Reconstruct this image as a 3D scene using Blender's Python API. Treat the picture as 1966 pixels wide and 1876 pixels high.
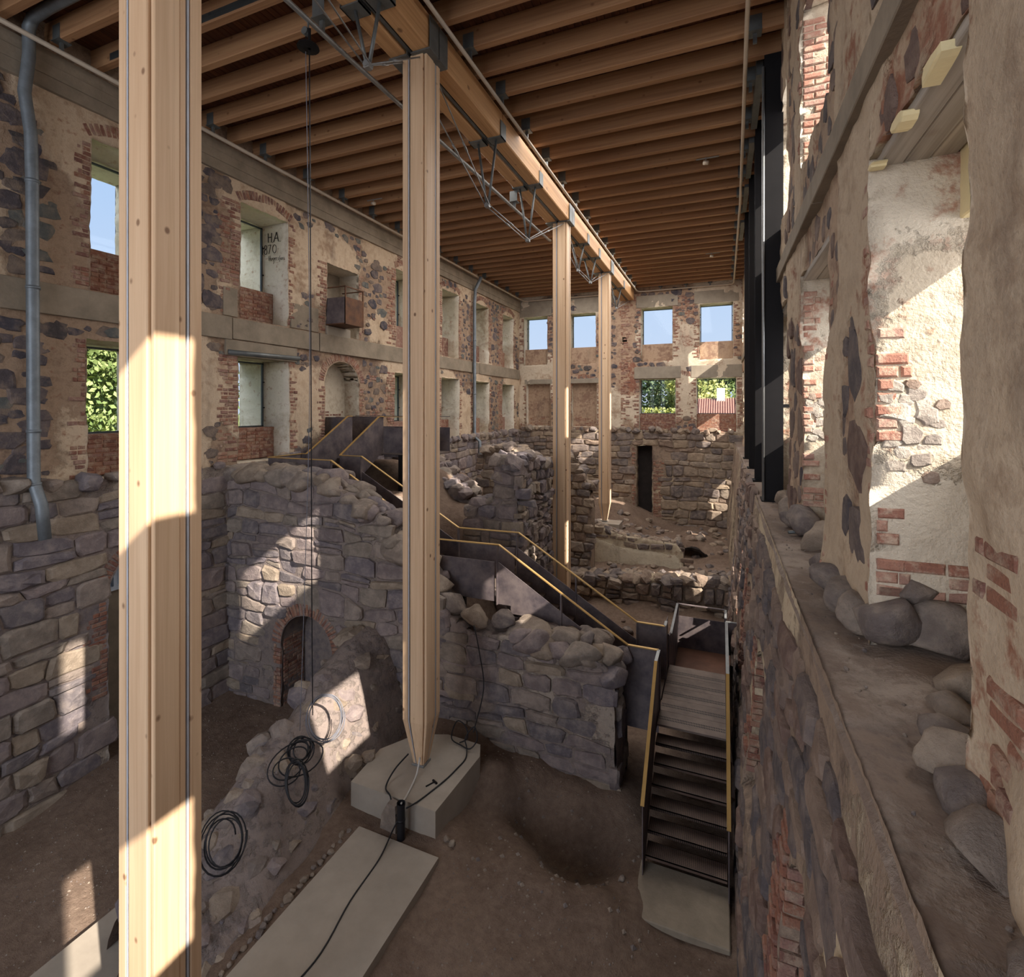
import bpy, math, random
import numpy as np
from mathutils import Vector, Matrix

for o in list(bpy.data.objects):
    bpy.data.objects.remove(o, do_unlink=True)
scene = bpy.context.scene
COL = scene.collection

# ------------------------------------------------------------------ camera
# world units are metres; z = 0 is the photographer's eye height
cam_d = bpy.data.cameras.new('camera')
cam = bpy.data.objects.new('camera', cam_d)
COL.objects.link(cam)
cam.location = (0, 0, 0)
cam.rotation_euler = (math.radians(90), 0, math.radians(22.2))
cam_d.sensor_fit = 'HORIZONTAL'
cam_d.sensor_width = 36.0
cam_d.lens = 985.0 / 1966.0 * 36.0
cam_d.shift_y = -155.0 / 1966.0
cam_d.clip_start = 0.05
cam_d.clip_end = 500
scene.camera = cam

# ------------------------------------------------------------------ sky, sun, fill, exposure
world = bpy.data.worlds.new('world')
scene.world = world
world.use_nodes = True
wn = world.node_tree
wn.nodes.clear()
wo = wn.nodes.new('ShaderNodeOutputWorld')
wb = wn.nodes.new('ShaderNodeBackground')
wt = wn.nodes.new('ShaderNodeTexCoord')
ws = wn.nodes.new('ShaderNodeSeparateXYZ')
wr = wn.nodes.new('ShaderNodeValToRGB')
wr.color_ramp.elements[0].position = 0.0
wr.color_ramp.elements[0].color = (0.66, 0.75, 0.93, 1)
wr.color_ramp.elements[1].position = 0.55
wr.color_ramp.elements[1].color = (0.36, 0.58, 0.95, 1)
wn.links.new(wt.outputs['Generated'], ws.inputs[0])
wn.links.new(ws.outputs['Z'], wr.inputs[0])
wn.links.new(wr.outputs[0], wb.inputs[0])
wb.inputs[1].default_value = 1.05
wn.links.new(wb.outputs[0], wo.inputs[0])

SUN_DIR = Vector((-1.0, 0.486, -0.76)).normalized()
sun_d = bpy.data.lights.new('sun', 'SUN')
sun_d.energy = 13.5
sun_d.color = (1.0, 0.93, 0.82)
sun_d.angle = math.radians(0.53)
sun = bpy.data.objects.new('sun', sun_d)
COL.objects.link(sun)
sun.location = (30, -20, 30)
sun.rotation_euler = SUN_DIR.to_track_quat('-Z', 'Y').to_euler()

def area(name, loc, target, sx, sy, power, color):
    d = bpy.data.lights.new(name, 'AREA')
    d.shape = 'RECTANGLE'
    d.size = sx
    d.size_y = sy
    d.energy = power
    d.color = color
    o = bpy.data.objects.new(name, d)
    COL.objects.link(o)
    o.location = loc
    o.rotation_euler = (Vector(target) - Vector(loc)).to_track_quat('-Z', 'Y').to_euler()
    return o
# added fill lamp behind the camera, where the end wall is left unbuilt
area('rear_fill', (-6.0, -6.5, 1.0), (-5.0, 10, -2.5), 7.5, 8.0, 700, (0.88, 0.93, 1.0))
# added strip lamps boosting sky daylight through the two rows of right-wall openings
area('window_fill_upper', (3.2, 12.0, 5.2), (-6.0, 12.0, 0.0), 32.0, 2.6, 1950, (0.97, 0.98, 1.0))
area('window_fill_lower', (3.0, 12.0, 1.0), (-6.0, 12.0, -2.0), 32.0, 2.0, 1000, (0.97, 0.98, 1.0))
# added fill lamp under the closed roof, brightening the far part of the hall
area('hall_fill', (-4.4, 18.0, 5.97), (-4.4, 18.001, -6), 7.5, 15.0, 1400, (1.0, 0.97, 0.94))
# added lamp outside the left wall, strengthening the sky light on its reveals
area('left_fill', (-15.5, 14.0, 9.5), (-10.5, 14.0, 1.5), 30.0, 6.0, 3400, (0.93, 0.97, 1.0))

scene.view_settings.view_transform = 'Standard'
scene.view_settings.look = 'None'
scene.view_settings.gamma = 1.0
scene.view_settings.use_curve_mapping = False
scene.view_settings.exposure = 0.0

# ------------------------------------------------------------------ numeric helpers
def S(r, g, b):
    f = lambda v: (v / 255 / 12.92) if v / 255 <= 0.04045 else ((v / 255 + 0.055) / 1.055) ** 2.4
    return (f(r), f(g), f(b), 1.0)

def _hash(ix, iy, iz, seed):
    h = (ix.astype(np.int64) * 374761393 + iy.astype(np.int64) * 668265263 + iz.astype(np.int64) * 2147483647 + seed * 1274126177) & 0x7fffffff
    h = ((h ^ (h >> 13)) * 1274126177) & 0x7fffffff
    h = h ^ (h >> 16)
    return (h & 0xffff) / 65535.0

def vnoise(x, y, z, seed=0):
    x, y, z = np.broadcast_arrays(np.asarray(x, float), np.asarray(y, float), np.asarray(z, float))
    ix, iy, iz = np.floor(x), np.floor(y), np.floor(z)
    fx, fy, fz = x - ix, y - iy, z - iz
    fx = fx * fx * (3 - 2 * fx); fy = fy * fy * (3 - 2 * fy); fz = fz * fz * (3 - 2 * fz)
    r = 0
    for dx in (0, 1):
        for dy in (0, 1):
            for dz in (0, 1):
                w = (fx if dx else 1 - fx) * (fy if dy else 1 - fy) * (fz if dz else 1 - fz)
                r = r + w * _hash(ix + dx, iy + dy, iz + dz, seed)
    return r * 2 - 1

def fbm(x, y, z, scale=1.0, octv=4, seed=0, gain=0.5):
    a, t, r = 1.0, 0.0, 0.0
    f = scale
    for k in range(octv):
        r = r + a * vnoise(np.asarray(x) * f + 13.7 * k, np.asarray(y) * f + 5.1 * k, np.asarray(z) * f + 9.3 * k, seed + k)
        t += a
        a *= gain
        f *= 2.03
    return r / t

def sstep(a, b, x):
    t = np.clip((np.asarray(x, float) - a) / (b - a), 0, 1)
    return t * t * (3 - 2 * t)

def seen_size(p, area_):
    d2 = p[0] * p[0] + p[1] * p[1] + p[2] * p[2]
    return area_ / max(d2, 0.1)

# ------------------------------------------------------------------ object helpers
def tag(o, label=None, cat=None, group=None, kind=None):
    if label: o['label'] = label
    if cat: o['category'] = cat
    if group: o['group'] = group
    if kind: o['kind'] = kind
    return o

def empty(name, loc=(0, 0, 0)):
    o = bpy.data.objects.new(name, None)
    COL.objects.link(o)
    o.location = loc
    o.empty_display_size = 0.2
    return o

def link(name, me, parent=None, loc=(0, 0, 0)):
    o = bpy.data.objects.new(name, me)
    COL.objects.link(o)
    o.location = loc
    if parent is not None:
        o.parent = parent
    return o

def mesh(name, v, f, mats, smooth=False, midx=None, attrs=None):
    me = bpy.data.meshes.new(name)
    v = np.asarray(v, dtype=np.float32)
    if isinstance(f, np.ndarray):
        k = f.shape[1]
        me.vertices.add(len(v)); me.loops.add(f.size); me.polygons.add(len(f))
        me.vertices.foreach_set('co', v.ravel())
        me.loops.foreach_set('vertex_index', f.astype(np.int32).ravel())
        me.polygons.foreach_set('loop_start', np.arange(0, f.size, k, dtype=np.int32))
    else:
        me.from_pydata(v.tolist(), [], f)
    if not isinstance(mats, (list, tuple)):
        mats = [mats]
    for m in mats:
        me.materials.append(m)
    if midx is not None:
        me.polygons.foreach_set('material_index', np.asarray(midx, dtype=np.int32))
    me.polygons.foreach_set('use_smooth', np.full(len(me.polygons), bool(smooth)))
    if attrs:
        for k_, a in attrs.items():
            at = me.attributes.new(k_, 'FLOAT', 'POINT')
            at.data.foreach_set('value', np.asarray(a, dtype=np.float32))
    me.update(calc_edges=True)
    return me

class MB:
    """collects simple solids into one mesh"""
    def __init__(s):
        s.v, s.f = [], []
    def add(s, v, f):
        n = len(s.v)
        s.v += [tuple(p) for p in v]
        s.f += [tuple(i + n for i in q) for q in f]
        return s
    def box(s, a, b, c=0.0):
        (x0, y0, z0), (x1, y1, z1) = a, b
        if x1 < x0: x0, x1 = x1, x0
        if y1 < y0: y0, y1 = y1, y0
        if z1 < z0: z0, z1 = z1, z0
        if c <= 0:
            v = [(x0, y0, z0), (x1, y0, z0), (x1, y1, z0), (x0, y1, z0), (x0, y0, z1), (x1, y0, z1), (x1, y1, z1), (x0, y1, z1)]
            return s.add(v, [(0, 3, 2, 1), (4, 5, 6, 7), (0, 1, 5, 4), (1, 2, 6, 5), (2, 3, 7, 6), (3, 0, 4, 7)])
        # chamfered box: 24 vertices
        v, idx = [], {}
        X, Y, Z = (x0, x1), (y0, y1), (z0, z1)
        for i in (0, 1):
            for j in (0, 1):
                for k in (0, 1):
                    sx, sy, sz = (c if i == 0 else -c), (c if j == 0 else -c), (c if k == 0 else -c)
                    for ax in range(3):
                        p = [X[i] + (sx if ax != 0 else 0), Y[j] + (sy if ax != 1 else 0), Z[k] + (sz if ax != 2 else 0)]
                        idx[(i, j, k, ax)] = len(v)
                        v.append(tuple(p))
        f = []
        for ax in range(3):
            for e in (0, 1):
                o = [a_ for a_ in range(3) if a_ != ax]
                q = []
                for (p0, p1) in ((0, 0), (1, 0), (1, 1), (0, 1)):
                    t = [0, 0, 0]; t[ax] = e; t[o[0]] = p0; t[o[1]] = p1
                    q.append(idx[(t[0], t[1], t[2], ax)])
                f.append(tuple(q))
        for ax in range(3):
            o = [a_ for a_ in range(3) if a_ != ax]
            for p0 in (0, 1):
                for p1 in (0, 1):
                    t = [0, 0, 0]; t[o[0]] = p0; t[o[1]] = p1
                    t0 = list(t); t0[ax] = 0; t1 = list(t); t1[ax] = 1
                    f.append((idx[(*t0, o[0])], idx[(*t1, o[0])], idx[(*t1, o[1])], idx[(*t0, o[1])]))
        for i in (0, 1):
            for j in (0, 1):
                for k in (0, 1):
                    f.append((idx[(i, j, k, 0)], idx[(i, j, k, 1)], idx[(i, j, k, 2)]))
        return s.add(v, f)
    def bar(s, a, b, w, h, up=(0, 0, 1)):
        a, b = Vector(a), Vector(b)
        d = (b - a).normalized()
        u = Vector(up)
        if abs(d.dot(u)) > 0.99: u = Vector((1, 0, 0))
        r = d.cross(u).normalized() * (w / 2)
        q = r.cross(d).normalized() * (h / 2)
        v = [p + i * r + j * q for p in (a, b) for (i, j) in ((-1, -1), (1, -1), (1, 1), (-1, 1))]
        return s.add(v, [(0, 1, 2, 3), (7, 6, 5, 4), (0, 4, 5, 1), (1, 5, 6, 2), (2, 6, 7, 3), (3, 7, 4, 0)])
    def tube(s, pts, r, n=8, cap=True):
        pts = [Vector(p) for p in pts]
        rings = []
        prev = None
        for i, p in enumerate(pts):
            d = (pts[min(i + 1, len(pts) - 1)] - pts[max(i - 1, 0)])
            d = d.normalized() if d.length > 1e-9 else Vector((0, 0, 1))
            if prev is None:
                u = Vector((0, 0, 1)) if abs(d.z) < 0.9 else Vector((1, 0, 0))
                u = (u - d * u.dot(d)).normalized()
            else:
                u = prev - d * prev.dot(d)
                u = u.normalized() if u.length > 1e-6 else d.orthogonal().normalized()
            prev = u
            w = d.cross(u)
            rr = r[i] if isinstance(r, (list, tuple)) else r
            rings.append([p + (u * math.cos(2 * math.pi * k / n) + w * math.sin(2 * math.pi * k / n)) * rr for k in range(n)])
        v = [q for ring in rings for q in ring]
        f = []
        for i in range(len(pts) - 1):
            for k in range(n):
                a_, b_ = i * n + k, i * n + (k + 1) % n
                f.append((a_, b_, b_ + n, a_ + n))
        if cap:
            f.append(tuple(range(n))[::-1]); f.append(tuple(range((len(pts) - 1) * n, len(pts) * n)))
        return s.add(v, f)
    def prism(s, poly, axis, a, b):
        """poly = 2-D points in the two other axes (in x,y,z order), extruded along axis from a to b"""
        n = len(poly)
        def P(q, t):
            return (t, q[0], q[1]) if axis == 0 else (q[0], t, q[1]) if axis == 1 else (q[0], q[1], t)
        v = [P(q, a) for q in poly] + [P(q, b) for q in poly]
        f = [tuple(range(n)), tuple(range(2 * n - 1, n - 1, -1))] + [(i, (i + 1) % n, n + (i + 1) % n, n + i) for i in range(n)]
        return s.add(v, f)
    def build(s, name, mats, parent=None, smooth=False, loc=(0, 0, 0)):
        return link(name, mesh(name, s.v, s.f, mats, smooth), parent, loc)

# ------------------------------------------------------------------ material helpers
class Mat:
    def __init__(s, name, rough=0.85, metal=0.0, spec=0.3):
        s.m = bpy.data.materials.new(name)
        s.m.use_nodes = True
        s.t = s.m.node_tree
        s.b = s.t.nodes['Principled BSDF']
        s.b.inputs['Roughness'].default_value = rough
        s.b.inputs['Metallic'].default_value = metal
        s.b.inputs['Specular IOR Level'].default_value = spec
    def put(s, inp, v):
        if isinstance(v, bpy.types.NodeSocket):
            s.t.links.new(v, inp)
        else:
            inp.default_value = v
    def n(s, typ, ins=(), **props):
        nd = s.t.nodes.new('ShaderNode' + typ)
        for k, v in props.items():
            setattr(nd, k, v)
        for k, v in dict(ins).items():
            s.put(nd.inputs[k], v)
        return nd
    def pos(s):
        return s.n('NewGeometry').outputs['Position']
    def obj(s):
        return s.n('TexCoord').outputs['Object']
    def mapped(s, vec, scale=(1, 1, 1), loc=(0, 0, 0)):
        return s.n('Mapping', {'Vector': vec, 'Scale': scale, 'Location': loc}).outputs[0]
    def noise(s, vec, scale, detail=4, rough=0.55, dist=0.0):
        return s.n('TexNoise', {'Vector': vec, 'Scale': scale, 'Detail': detail, 'Roughness': rough, 'Distortion': dist}).outputs[0]
    def ramp(s, fac, stops, interp='LINEAR'):
        nd = s.n('ValToRGB', {'Fac': fac})
        cr = nd.color_ramp
        cr.interpolation = interp
        while len(cr.elements) > 1: cr.elements.remove(cr.elements[-1])
        for i, (p, c) in enumerate(stops):
            e = cr.elements[0] if i == 0 else cr.elements.new(p)
            e.position = p
            e.color = c if len(c) == 4 else (*c, 1)
        return nd.outputs[0]
    def mask(s, fac, lo, hi):
        return s.n('MapRange', {0: fac, 1: lo, 2: hi, 3: 0.0, 4: 1.0}).outputs[0]
    def mix(s, fac, a, b, mode='MIX'):
        nd = s.n('Mix', data_type='RGBA', blend_type=mode)
        s.put(nd.inputs[0], fac); s.put(nd.inputs[6], a); s.put(nd.inputs[7], b)
        return nd.outputs[2]
    def math(s, op, a, b=0.0, c=None):
        nd = s.n('Math', operation=op)
        s.put(nd.inputs[0], a); s.put(nd.inputs[1], b)
        if c is not None: s.put(nd.inputs[2], c)
        return nd.outputs[0]
    def attr(s, name):
        return s.n('Attribute', attribute_name=name).outputs['Fac']
    def rand(s):
        a = s.n('ObjectInfo').outputs['Random']
        b = s.n('NewGeometry').outputs['Random Per Island']
        return s.math('FRACT', s.math('ADD', a, b))
    def color(s, c):
        s.put(s.b.inputs['Base Color'], c)
    def bump(s, h, strength=0.5, dist=0.02):
        nd = s.n('Bump', {'Strength': strength, 'Distance': dist, 'Height': h})
        s.put(s.b.inputs['Normal'], nd.outputs[0])

def mat_wall(name, mort, plaster, dark, brick, lo=0.46, hi=0.54, bump=0.7):
    """lime mortar with patches of plaster (attribute pl), brick dust (attribute br) and old grime"""
    M = Mat(name, 0.92, 0, 0.15)
    p = M.pos()
    n1 = M.noise(p, 0.9, 6, 0.6)
    n2 = M.noise(p, 7.0, 6, 0.65)
    n3 = M.noise(p, 38.0, 4, 0.6)
    base = M.ramp(M.math('ADD', M.math('MULTIPLY', n1, 0.5), M.math('MULTIPLY', n2, 0.5)), [(0.32, mort[0]), (0.47, mort[1]), (0.6, mort[2]), (0.7, mort[0])])
    pl = M.math('ADD', M.attr('pl'), M.math('MULTIPLY', M.math('SUBTRACT', n2, 0.5), 0.42))
    pm = M.mask(pl, lo, hi)
    pc = M.ramp(M.math('ADD', M.math('MULTIPLY', n1, 0.6), M.math('MULTIPLY', n2, 0.4)), [(0.34, plaster[0]), (0.5, plaster[1]), (0.62, plaster[2])])
    c = M.mix(pm, base, pc)
    bm = M.mask(M.math('ADD', M.attr('br'), M.math('MULTIPLY', M.math('SUBTRACT', n2, 0.5), 0.5)), 0.48, 0.56)
    c = M.mix(M.math('MULTIPLY', bm, 0.8), c, brick)
    g = M.mask(M.noise(M.mapped(p, (1.3, 1.3, 0.35)), 1.1, 6, 0.7), 0.55, 0.75)
    c = M.mix(M.math('MULTIPLY', g, 0.55), c, dark)
    c = M.mix(M.math('MULTIPLY', M.mask(n3, 0.55, 0.75), 0.25), c, dark)
    M.color(c)
    edge = M.math('MULTIPLY', pm, 0.8)
    h = M.math('ADD', M.math('ADD', M.math('MULTIPLY', n2, 0.9), M.math('MULTIPLY', n3, 0.4)), edge)
    M.bump(h, bump, 0.03)
    return M.m

def mat_stone(name, cols, dust, dustamt=0.3, bump=0.8, rough=0.9):
    M = Mat(name, rough, 0, 0.2)
    r = M.rand()
    p = M.pos()
    stops = [((i + 0.02) / len(cols), c) for i, c in enumerate(cols)]
    c = M.ramp(r, stops, 'CONSTANT')
    n1 = M.noise(p, 5.0, 6, 0.65)
    n2 = M.noise(p, 45.0, 5, 0.7)
    c = M.mix(M.mask(n1, 0.3, 0.75), M.mix(1.0, c, (0.62, 0.6, 0.6, 1), 'MULTIPLY'), c)
    c = M.mix(M.math('MULTIPLY', M.mask(n1, 0.45, 0.68), dustamt), c, dust)
    c = M.mix(M.math('MULTIPLY', M.mask(n2, 0.58, 0.7), 0.35), c, M.mix(1.0, c, (0.4, 0.4, 0.42, 1), 'MULTIPLY'))
    M.color(c)
    M.bump(M.math('ADD', M.math('MULTIPLY', n1, 1.0), M.math('MULTIPLY', n2, 0.35)), bump, 0.05)
    return M.m

def mat_brick(name, cols, mort, bump=0.6):
    M = Mat(name, 0.92, 0, 0.15)
    r = M.rand()
    p = M.pos()
    c = M.ramp(r, [((i + 0.02) / len(cols), k) for i, k in enumerate(cols)], 'CONSTANT')
    n1 = M.noise(p, 9.0, 5, 0.7)
    n2 = M.noise(p, 70.0, 3, 0.6)
    c = M.mix(M.math('MULTIPLY', M.mask(n1, 0.47, 0.63), 0.78), c, mort)
    c = M.mix(M.math('MULTIPLY', M.mask(n2, 0.5, 0.7), 0.3), c, (0.05, 0.035, 0.03, 1))
    M.color(c)
    M.bump(M.math('ADD', n1, M.math('MULTIPLY', n2, 0.5)), bump, 0.02)
    return M.m

def mat_wood(name, axis, light, mid, dark, knots=0.5, rough=0.55, gscale=1.0, kscale=2.0, tint=0.0):
    M = Mat(name, rough, 0, 0.25)
    o = M.obj()
    r = M.n('ObjectInfo').outputs['Random']
    off = M.n('CombineXYZ', {0: M.math('MULTIPLY', r, 37.0), 1: M.math('MULTIPLY', r, 91.0), 2: M.math('MULTIPLY', r, 53.0)}).outputs[0]
    v = M.n('VectorMath', {0: o, 1: off}, operation='ADD').outputs[0]
    sc = [22 * gscale] * 3; sc[axis] = 0.5
    g = M.noise(M.mapped(v, sc), 1.0, 5, 0.6, 0.4)
    sc2 = [4.0] * 3; sc2[axis] = 0.25
    g2 = M.noise(M.mapped(v, sc2), 1.0, 3, 0.5)
    c = M.ramp(M.math('ADD', M.math('MULTIPLY', g, 0.6), M.math('MULTIPLY', g2, 0.4)), [(0.3, dark), (0.48, mid), (0.66, light)])
    if knots:
        sk = [kscale * 1.2] * 3; sk[axis] = kscale * 0.9
        vor = M.n('TexVoronoi', {'Vector': M.mapped(v, sk), 'Scale': 1.0, 'Randomness': 1.0})
        k = M.mask(vor.outputs['Distance'], 0.12, 0.06)
        c = M.mix(M.math('MULTIPLY', k, knots), c, S(88, 50, 28))
    if tint:
        c = M.mix(M.math('MULTIPLY', r, tint), c, dark)
    M.color(c)
    M.bump(g, 0.12, 0.01)
    return M.m

def mat_simple(name, col, rough=0.7, metal=0.0, var=0.25, scale=6.0, bump=0.2, spec=0.3, col2=None):
    M = Mat(name, rough, metal, spec)
    p = M.pos()
    n1 = M.noise(p, scale, 6, 0.65)
    c2 = col2 or tuple(x * (1 - var) for x in col[:3]) + (1,)
    c = M.mix(M.mask(n1, 0.35, 0.65), c2, col)
    M.color(c)
    if bump:
        M.bump(M.noise(p, scale * 8, 4, 0.6), bump, 0.01)
    return M.m
# ------------------------------------------------------------------ materials
m_wall_l = mat_wall('lime_mortar_left', [S(132, 110, 90), S(156, 132, 110), S(118, 96, 80)], [S(174, 150, 124), S(194, 172, 146), S(156, 130, 106)], S(84, 72, 66), S(136, 84, 64))
m_wall_f = mat_wall('lime_mortar_far', [S(150, 122, 102), S(172, 146, 122), S(134, 106, 90)], [S(186, 166, 146), S(202, 186, 164), S(166, 142, 120)], S(86, 74, 68), S(132, 84, 68))
m_wall_r = mat_wall('lime_mortar_right', [S(150, 124, 102), S(172, 148, 124), S(128, 100, 84)], [S(166, 146, 124), S(184, 164, 140), S(150, 128, 106)], S(92, 78, 70), S(134, 82, 62), bump=0.6)
m_rub_l = mat_wall('rubble_bedding', [S(116, 104, 100), S(132, 118, 110), S(104, 95, 95)], [S(146, 132, 120), S(158, 144, 130), S(134, 120, 112)], S(66, 60, 60), S(110, 70, 58), bump=1.0)
m_rub_f = mat_wall('rubble_bedding_far', [S(132, 114, 100), S(148, 128, 110), S(112, 96, 86)], [S(176, 158, 134), S(190, 172, 146), S(158, 138, 116)], S(74, 62, 56), S(124, 76, 60), bump=1.0)
m_reveal = mat_wall('window_reveal_plaster', [S(182, 168, 148), S(194, 182, 162), S(168, 152, 132)], [S(200, 190, 172), S(210, 200, 184), S(186, 174, 154)], S(140, 126, 108), S(150, 98, 76), bump=0.4)
m_reveal_r = mat_wall('window_reveal_plaster_rough', [S(176, 160, 138), S(188, 172, 150), S(164, 146, 124)], [S(190, 176, 156), S(200, 186, 166), S(178, 162, 142)], S(150, 132, 112), S(150, 98, 76), bump=1.0)
m_ledge = mat_wall('trodden_ledge', [S(116, 100, 90), S(130, 114, 102), S(104, 92, 86)], [S(142, 128, 116), S(150, 136, 124), S(130, 116, 106)], S(76, 66, 60), S(120, 80, 64), bump=0.5)
m_plaster_low = mat_wall('pale_cellar_plaster', [S(178, 162, 138), S(196, 180, 154), S(158, 140, 118)], [S(206, 192, 166), S(214, 202, 178), S(190, 174, 148)], S(110, 94, 80), S(130, 88, 70))
m_stone_up = mat_stone('fieldstone_dark', [S(98, 90, 92), S(112, 102, 102), S(88, 84, 90), S(108, 110, 106), S(126, 112, 102), S(90, 84, 84)], S(150, 128, 108), 0.5)
m_stone_low = mat_stone('rubble_stone_purple', [S(136, 123, 120), S(150, 136, 126), S(126, 117, 120), S(144, 132, 120), S(158, 142, 124), S(120, 112, 113), S(144, 130, 127)], S(166, 149, 134), 0.35)
m_stone_far = mat_stone('rubble_stone_warm', [S(152, 135, 118), S(132, 119, 112), S(164, 145, 124), S(120, 110, 106), S(144, 124, 109), S(158, 143, 128)], S(174, 153, 131), 0.35)
m_stone_dust = mat_stone('dusty_rubble_stone', [S(146, 132, 120), S(136, 124, 116), S(156, 140, 124), S(128, 117, 112), S(148, 132, 116)], S(166, 150, 132), 0.45)
m_stone_right = mat_stone('ledge_rubble_stone', [S(132, 114, 104), S(116, 104, 100), S(142, 122, 108), S(104, 96, 96), S(124, 102, 92)], S(150, 130, 114), 0.4)
m_brick = mat_brick('old_red_brick', [S(140, 98, 80), S(128, 88, 74), S(146, 110, 92), S(118, 84, 74), S(142, 108, 96)], S(166, 144, 124))
m_brick_pale = mat_brick('limewashed_brick', [S(160, 116, 98), S(148, 104, 88), S(168, 128, 110), S(152, 118, 104)], S(190, 168, 146))
m_brick_new = mat_brick('clean_red_brick', [S(130, 88, 72), S(118, 80, 68), S(140, 98, 80), S(112, 78, 70)], S(140, 120, 106))
m_concrete = mat_simple('board_formed_concrete', S(150, 138, 122), 0.85, 0, 0.22, 3.0, 0.35)
m_concrete_d = mat_simple('grey_concrete', S(146, 132, 114), 0.9, 0, 0.3, 2.2, 0.5, 0.15)
m_slab = mat_simple('pale_concrete_slab', S(160, 148, 134), 0.8, 0, 0.2, 1.6, 0.2)
m_steel = mat_simple('blackened_steel', S(112, 100, 98), 0.5, 0.15, 0.4, 3.5, 0.15, 0.4, col2=S(74, 66, 70))
m_steel_rust = mat_simple('rusted_steel', S(108, 74, 52), 0.7, 0.15, 0.4, 4.0, 0.2, 0.2, col2=S(80, 58, 46))
m_black = mat_simple('black_paint', S(26, 24, 25), 0.6, 0.0, 0.2, 4.0, 0.05, 0.15)
m_strip = mat_simple('bright_zinc_strip', S(186, 190, 198), 0.45, 0.15, 0.15, 5.0, 0.0, 0.4)
m_galv = mat_simple('galvanised_steel', S(150, 150, 148), 0.45, 0.6, 0.25, 5.0, 0.1, 0.4)
m_galv_d = mat_simple('dull_galvanised_steel', S(112, 114, 112), 0.5, 0.5, 0.3, 4.0, 0.1, 0.4)
m_zinc = mat_simple('zinc_downpipe', S(122, 128, 132), 0.5, 0.4, 0.35, 4.0, 0.1, 0.4)
m_rail = mat_simple('painted_pipe_rail', S(186, 170, 150), 0.5, 0.2, 0.12, 2.0, 0.0, 0.4)
m_brass = mat_simple('brass_handrail', S(196, 158, 96), 0.42, 0.55, 0.2, 2.0, 0.05, 0.5)
m_frame = mat_simple('dark_window_frame', S(74, 80, 82), 0.5, 0.3, 0.2, 5.0, 0.0)
m_cable = mat_simple('black_cable', S(30, 29, 32), 0.5, 0, 0.2, 5.0, 0.0)
m_cable_g = mat_simple('grey_cable', S(112, 112, 120), 0.5, 0, 0.2, 5.0, 0.0)
m_cable_w = mat_simple('pale_cable', S(190, 184, 176), 0.5, 0, 0.1, 5.0, 0.0)
m_dark = mat_simple('dark_recess', S(44, 38, 36), 0.95, 0, 0.3, 4.0, 0.3)  # dark colour puts the shade of deep holes and niches into the surface
m_cream = mat_simple('cream_plaster', S(224, 206, 160), 0.9, 0, 0.12, 3.0, 0.3)
m_boards = mat_wood('grey_weathered_board', 1, S(176, 164, 150), S(152, 142, 130), S(118, 108, 98), 0.3, 0.8, 1.0, 1.6)
m_wood_col = mat_wood('spruce_column', 2, S(222, 191, 157), S(207, 174, 140), S(190, 154, 120), 0.85, 0.5, 1.0, 3.6, 0.35)
m_joist = mat_wood('spruce_joist', 0, S(174, 134, 96), S(152, 112, 79), S(122, 87, 60), 0.6, 0.6, 1.0, 3.0, 0.4)
m_beam = mat_wood('spruce_beam', 1, S(206, 162, 116), S(186, 142, 98), S(158, 116, 76), 0.65, 0.55, 1.0, 2.2)
m_deckb = mat_wood('roof_board', 1, S(116, 74, 50), S(96, 60, 42), S(70, 45, 33), 0.5, 0.7, 1.0, 2.2, 0.5)
m_soil = None
def _soil():
    M = Mat('trodden_earth', 0.95, 0, 0.1)
    p = M.pos()
    n1 = M.noise(p, 0.7, 6, 0.6); n2 = M.noise(p, 9.0, 6, 0.7); n3 = M.noise(p, 60.0, 4, 0.7)
    c = M.ramp(M.math('ADD', M.math('MULTIPLY', n1, 0.5), M.math('MULTIPLY', n2, 0.5)), [(0.32, S(100, 82, 70)), (0.48, S(122, 102, 88)), (0.64, S(142, 121, 105))])
    c = M.mix(M.math('MULTIPLY', M.mask(n3, 0.62, 0.72), 0.35), c, S(176, 160, 140))
    c = M.mix(M.math('MULTIPLY', M.mask(n3, 0.42, 0.32), 0.4), c, S(66, 54, 48))
    M.color(c)
    M.bump(M.math('ADD', n2, M.math('MULTIPLY', n3, 0.5)), 0.9, 0.05)
    return M.m
m_soil = _soil()
def _glass():
    m = bpy.data.materials.new('window_glass'); m.use_nodes = True
    t = m.node_tree; t.nodes.clear()
    o = t.nodes.new('ShaderNodeOutputMaterial'); mx = t.nodes.new('ShaderNodeMixShader')
    tr = t.nodes.new('ShaderNodeBsdfTransparent'); gl = t.nodes.new('ShaderNodeBsdfGlossy'); fr = t.nodes.new('ShaderNodeFresnel')
    tr.inputs[0].default_value = (0.96, 0.98, 0.98, 1); gl.inputs['Roughness'].default_value = 0.03; fr.inputs[0].default_value = 1.2
    t.links.new(fr.outputs[0], mx.inputs[0]); t.links.new(tr.outputs[0], mx.inputs[1]); t.links.new(gl.outputs[0], mx.inputs[2]); t.links.new(mx.outputs[0], o.inputs[0])
    return m
m_glass = _glass()
def _tread():
    M = Mat('perforated_steel_tread', 0.6, 0.25, 0.35)
    o = M.obj()
    s = M.n('SeparateXYZ', {0: o})
    fx = M.math('PINGPONG', s.outputs[0], 0.0125); fy = M.math('PINGPONG', s.outputs[1], 0.0125)
    d = M.math('SQRT', M.math('ADD', M.math('POWER', fx, 2.0), M.math('POWER', fy, 2.0)))
    hole = M.math('LESS_THAN', d, 0.0068)
    n1 = M.noise(o, 4.0, 5, 0.6)
    c = M.mix(M.mask(n1, 0.35, 0.65), S(84, 66, 58), S(106, 86, 74))
    M.color(M.mix(hole, c, S(14, 12, 12)))
    return M.m
m_tread = _tread()

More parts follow.
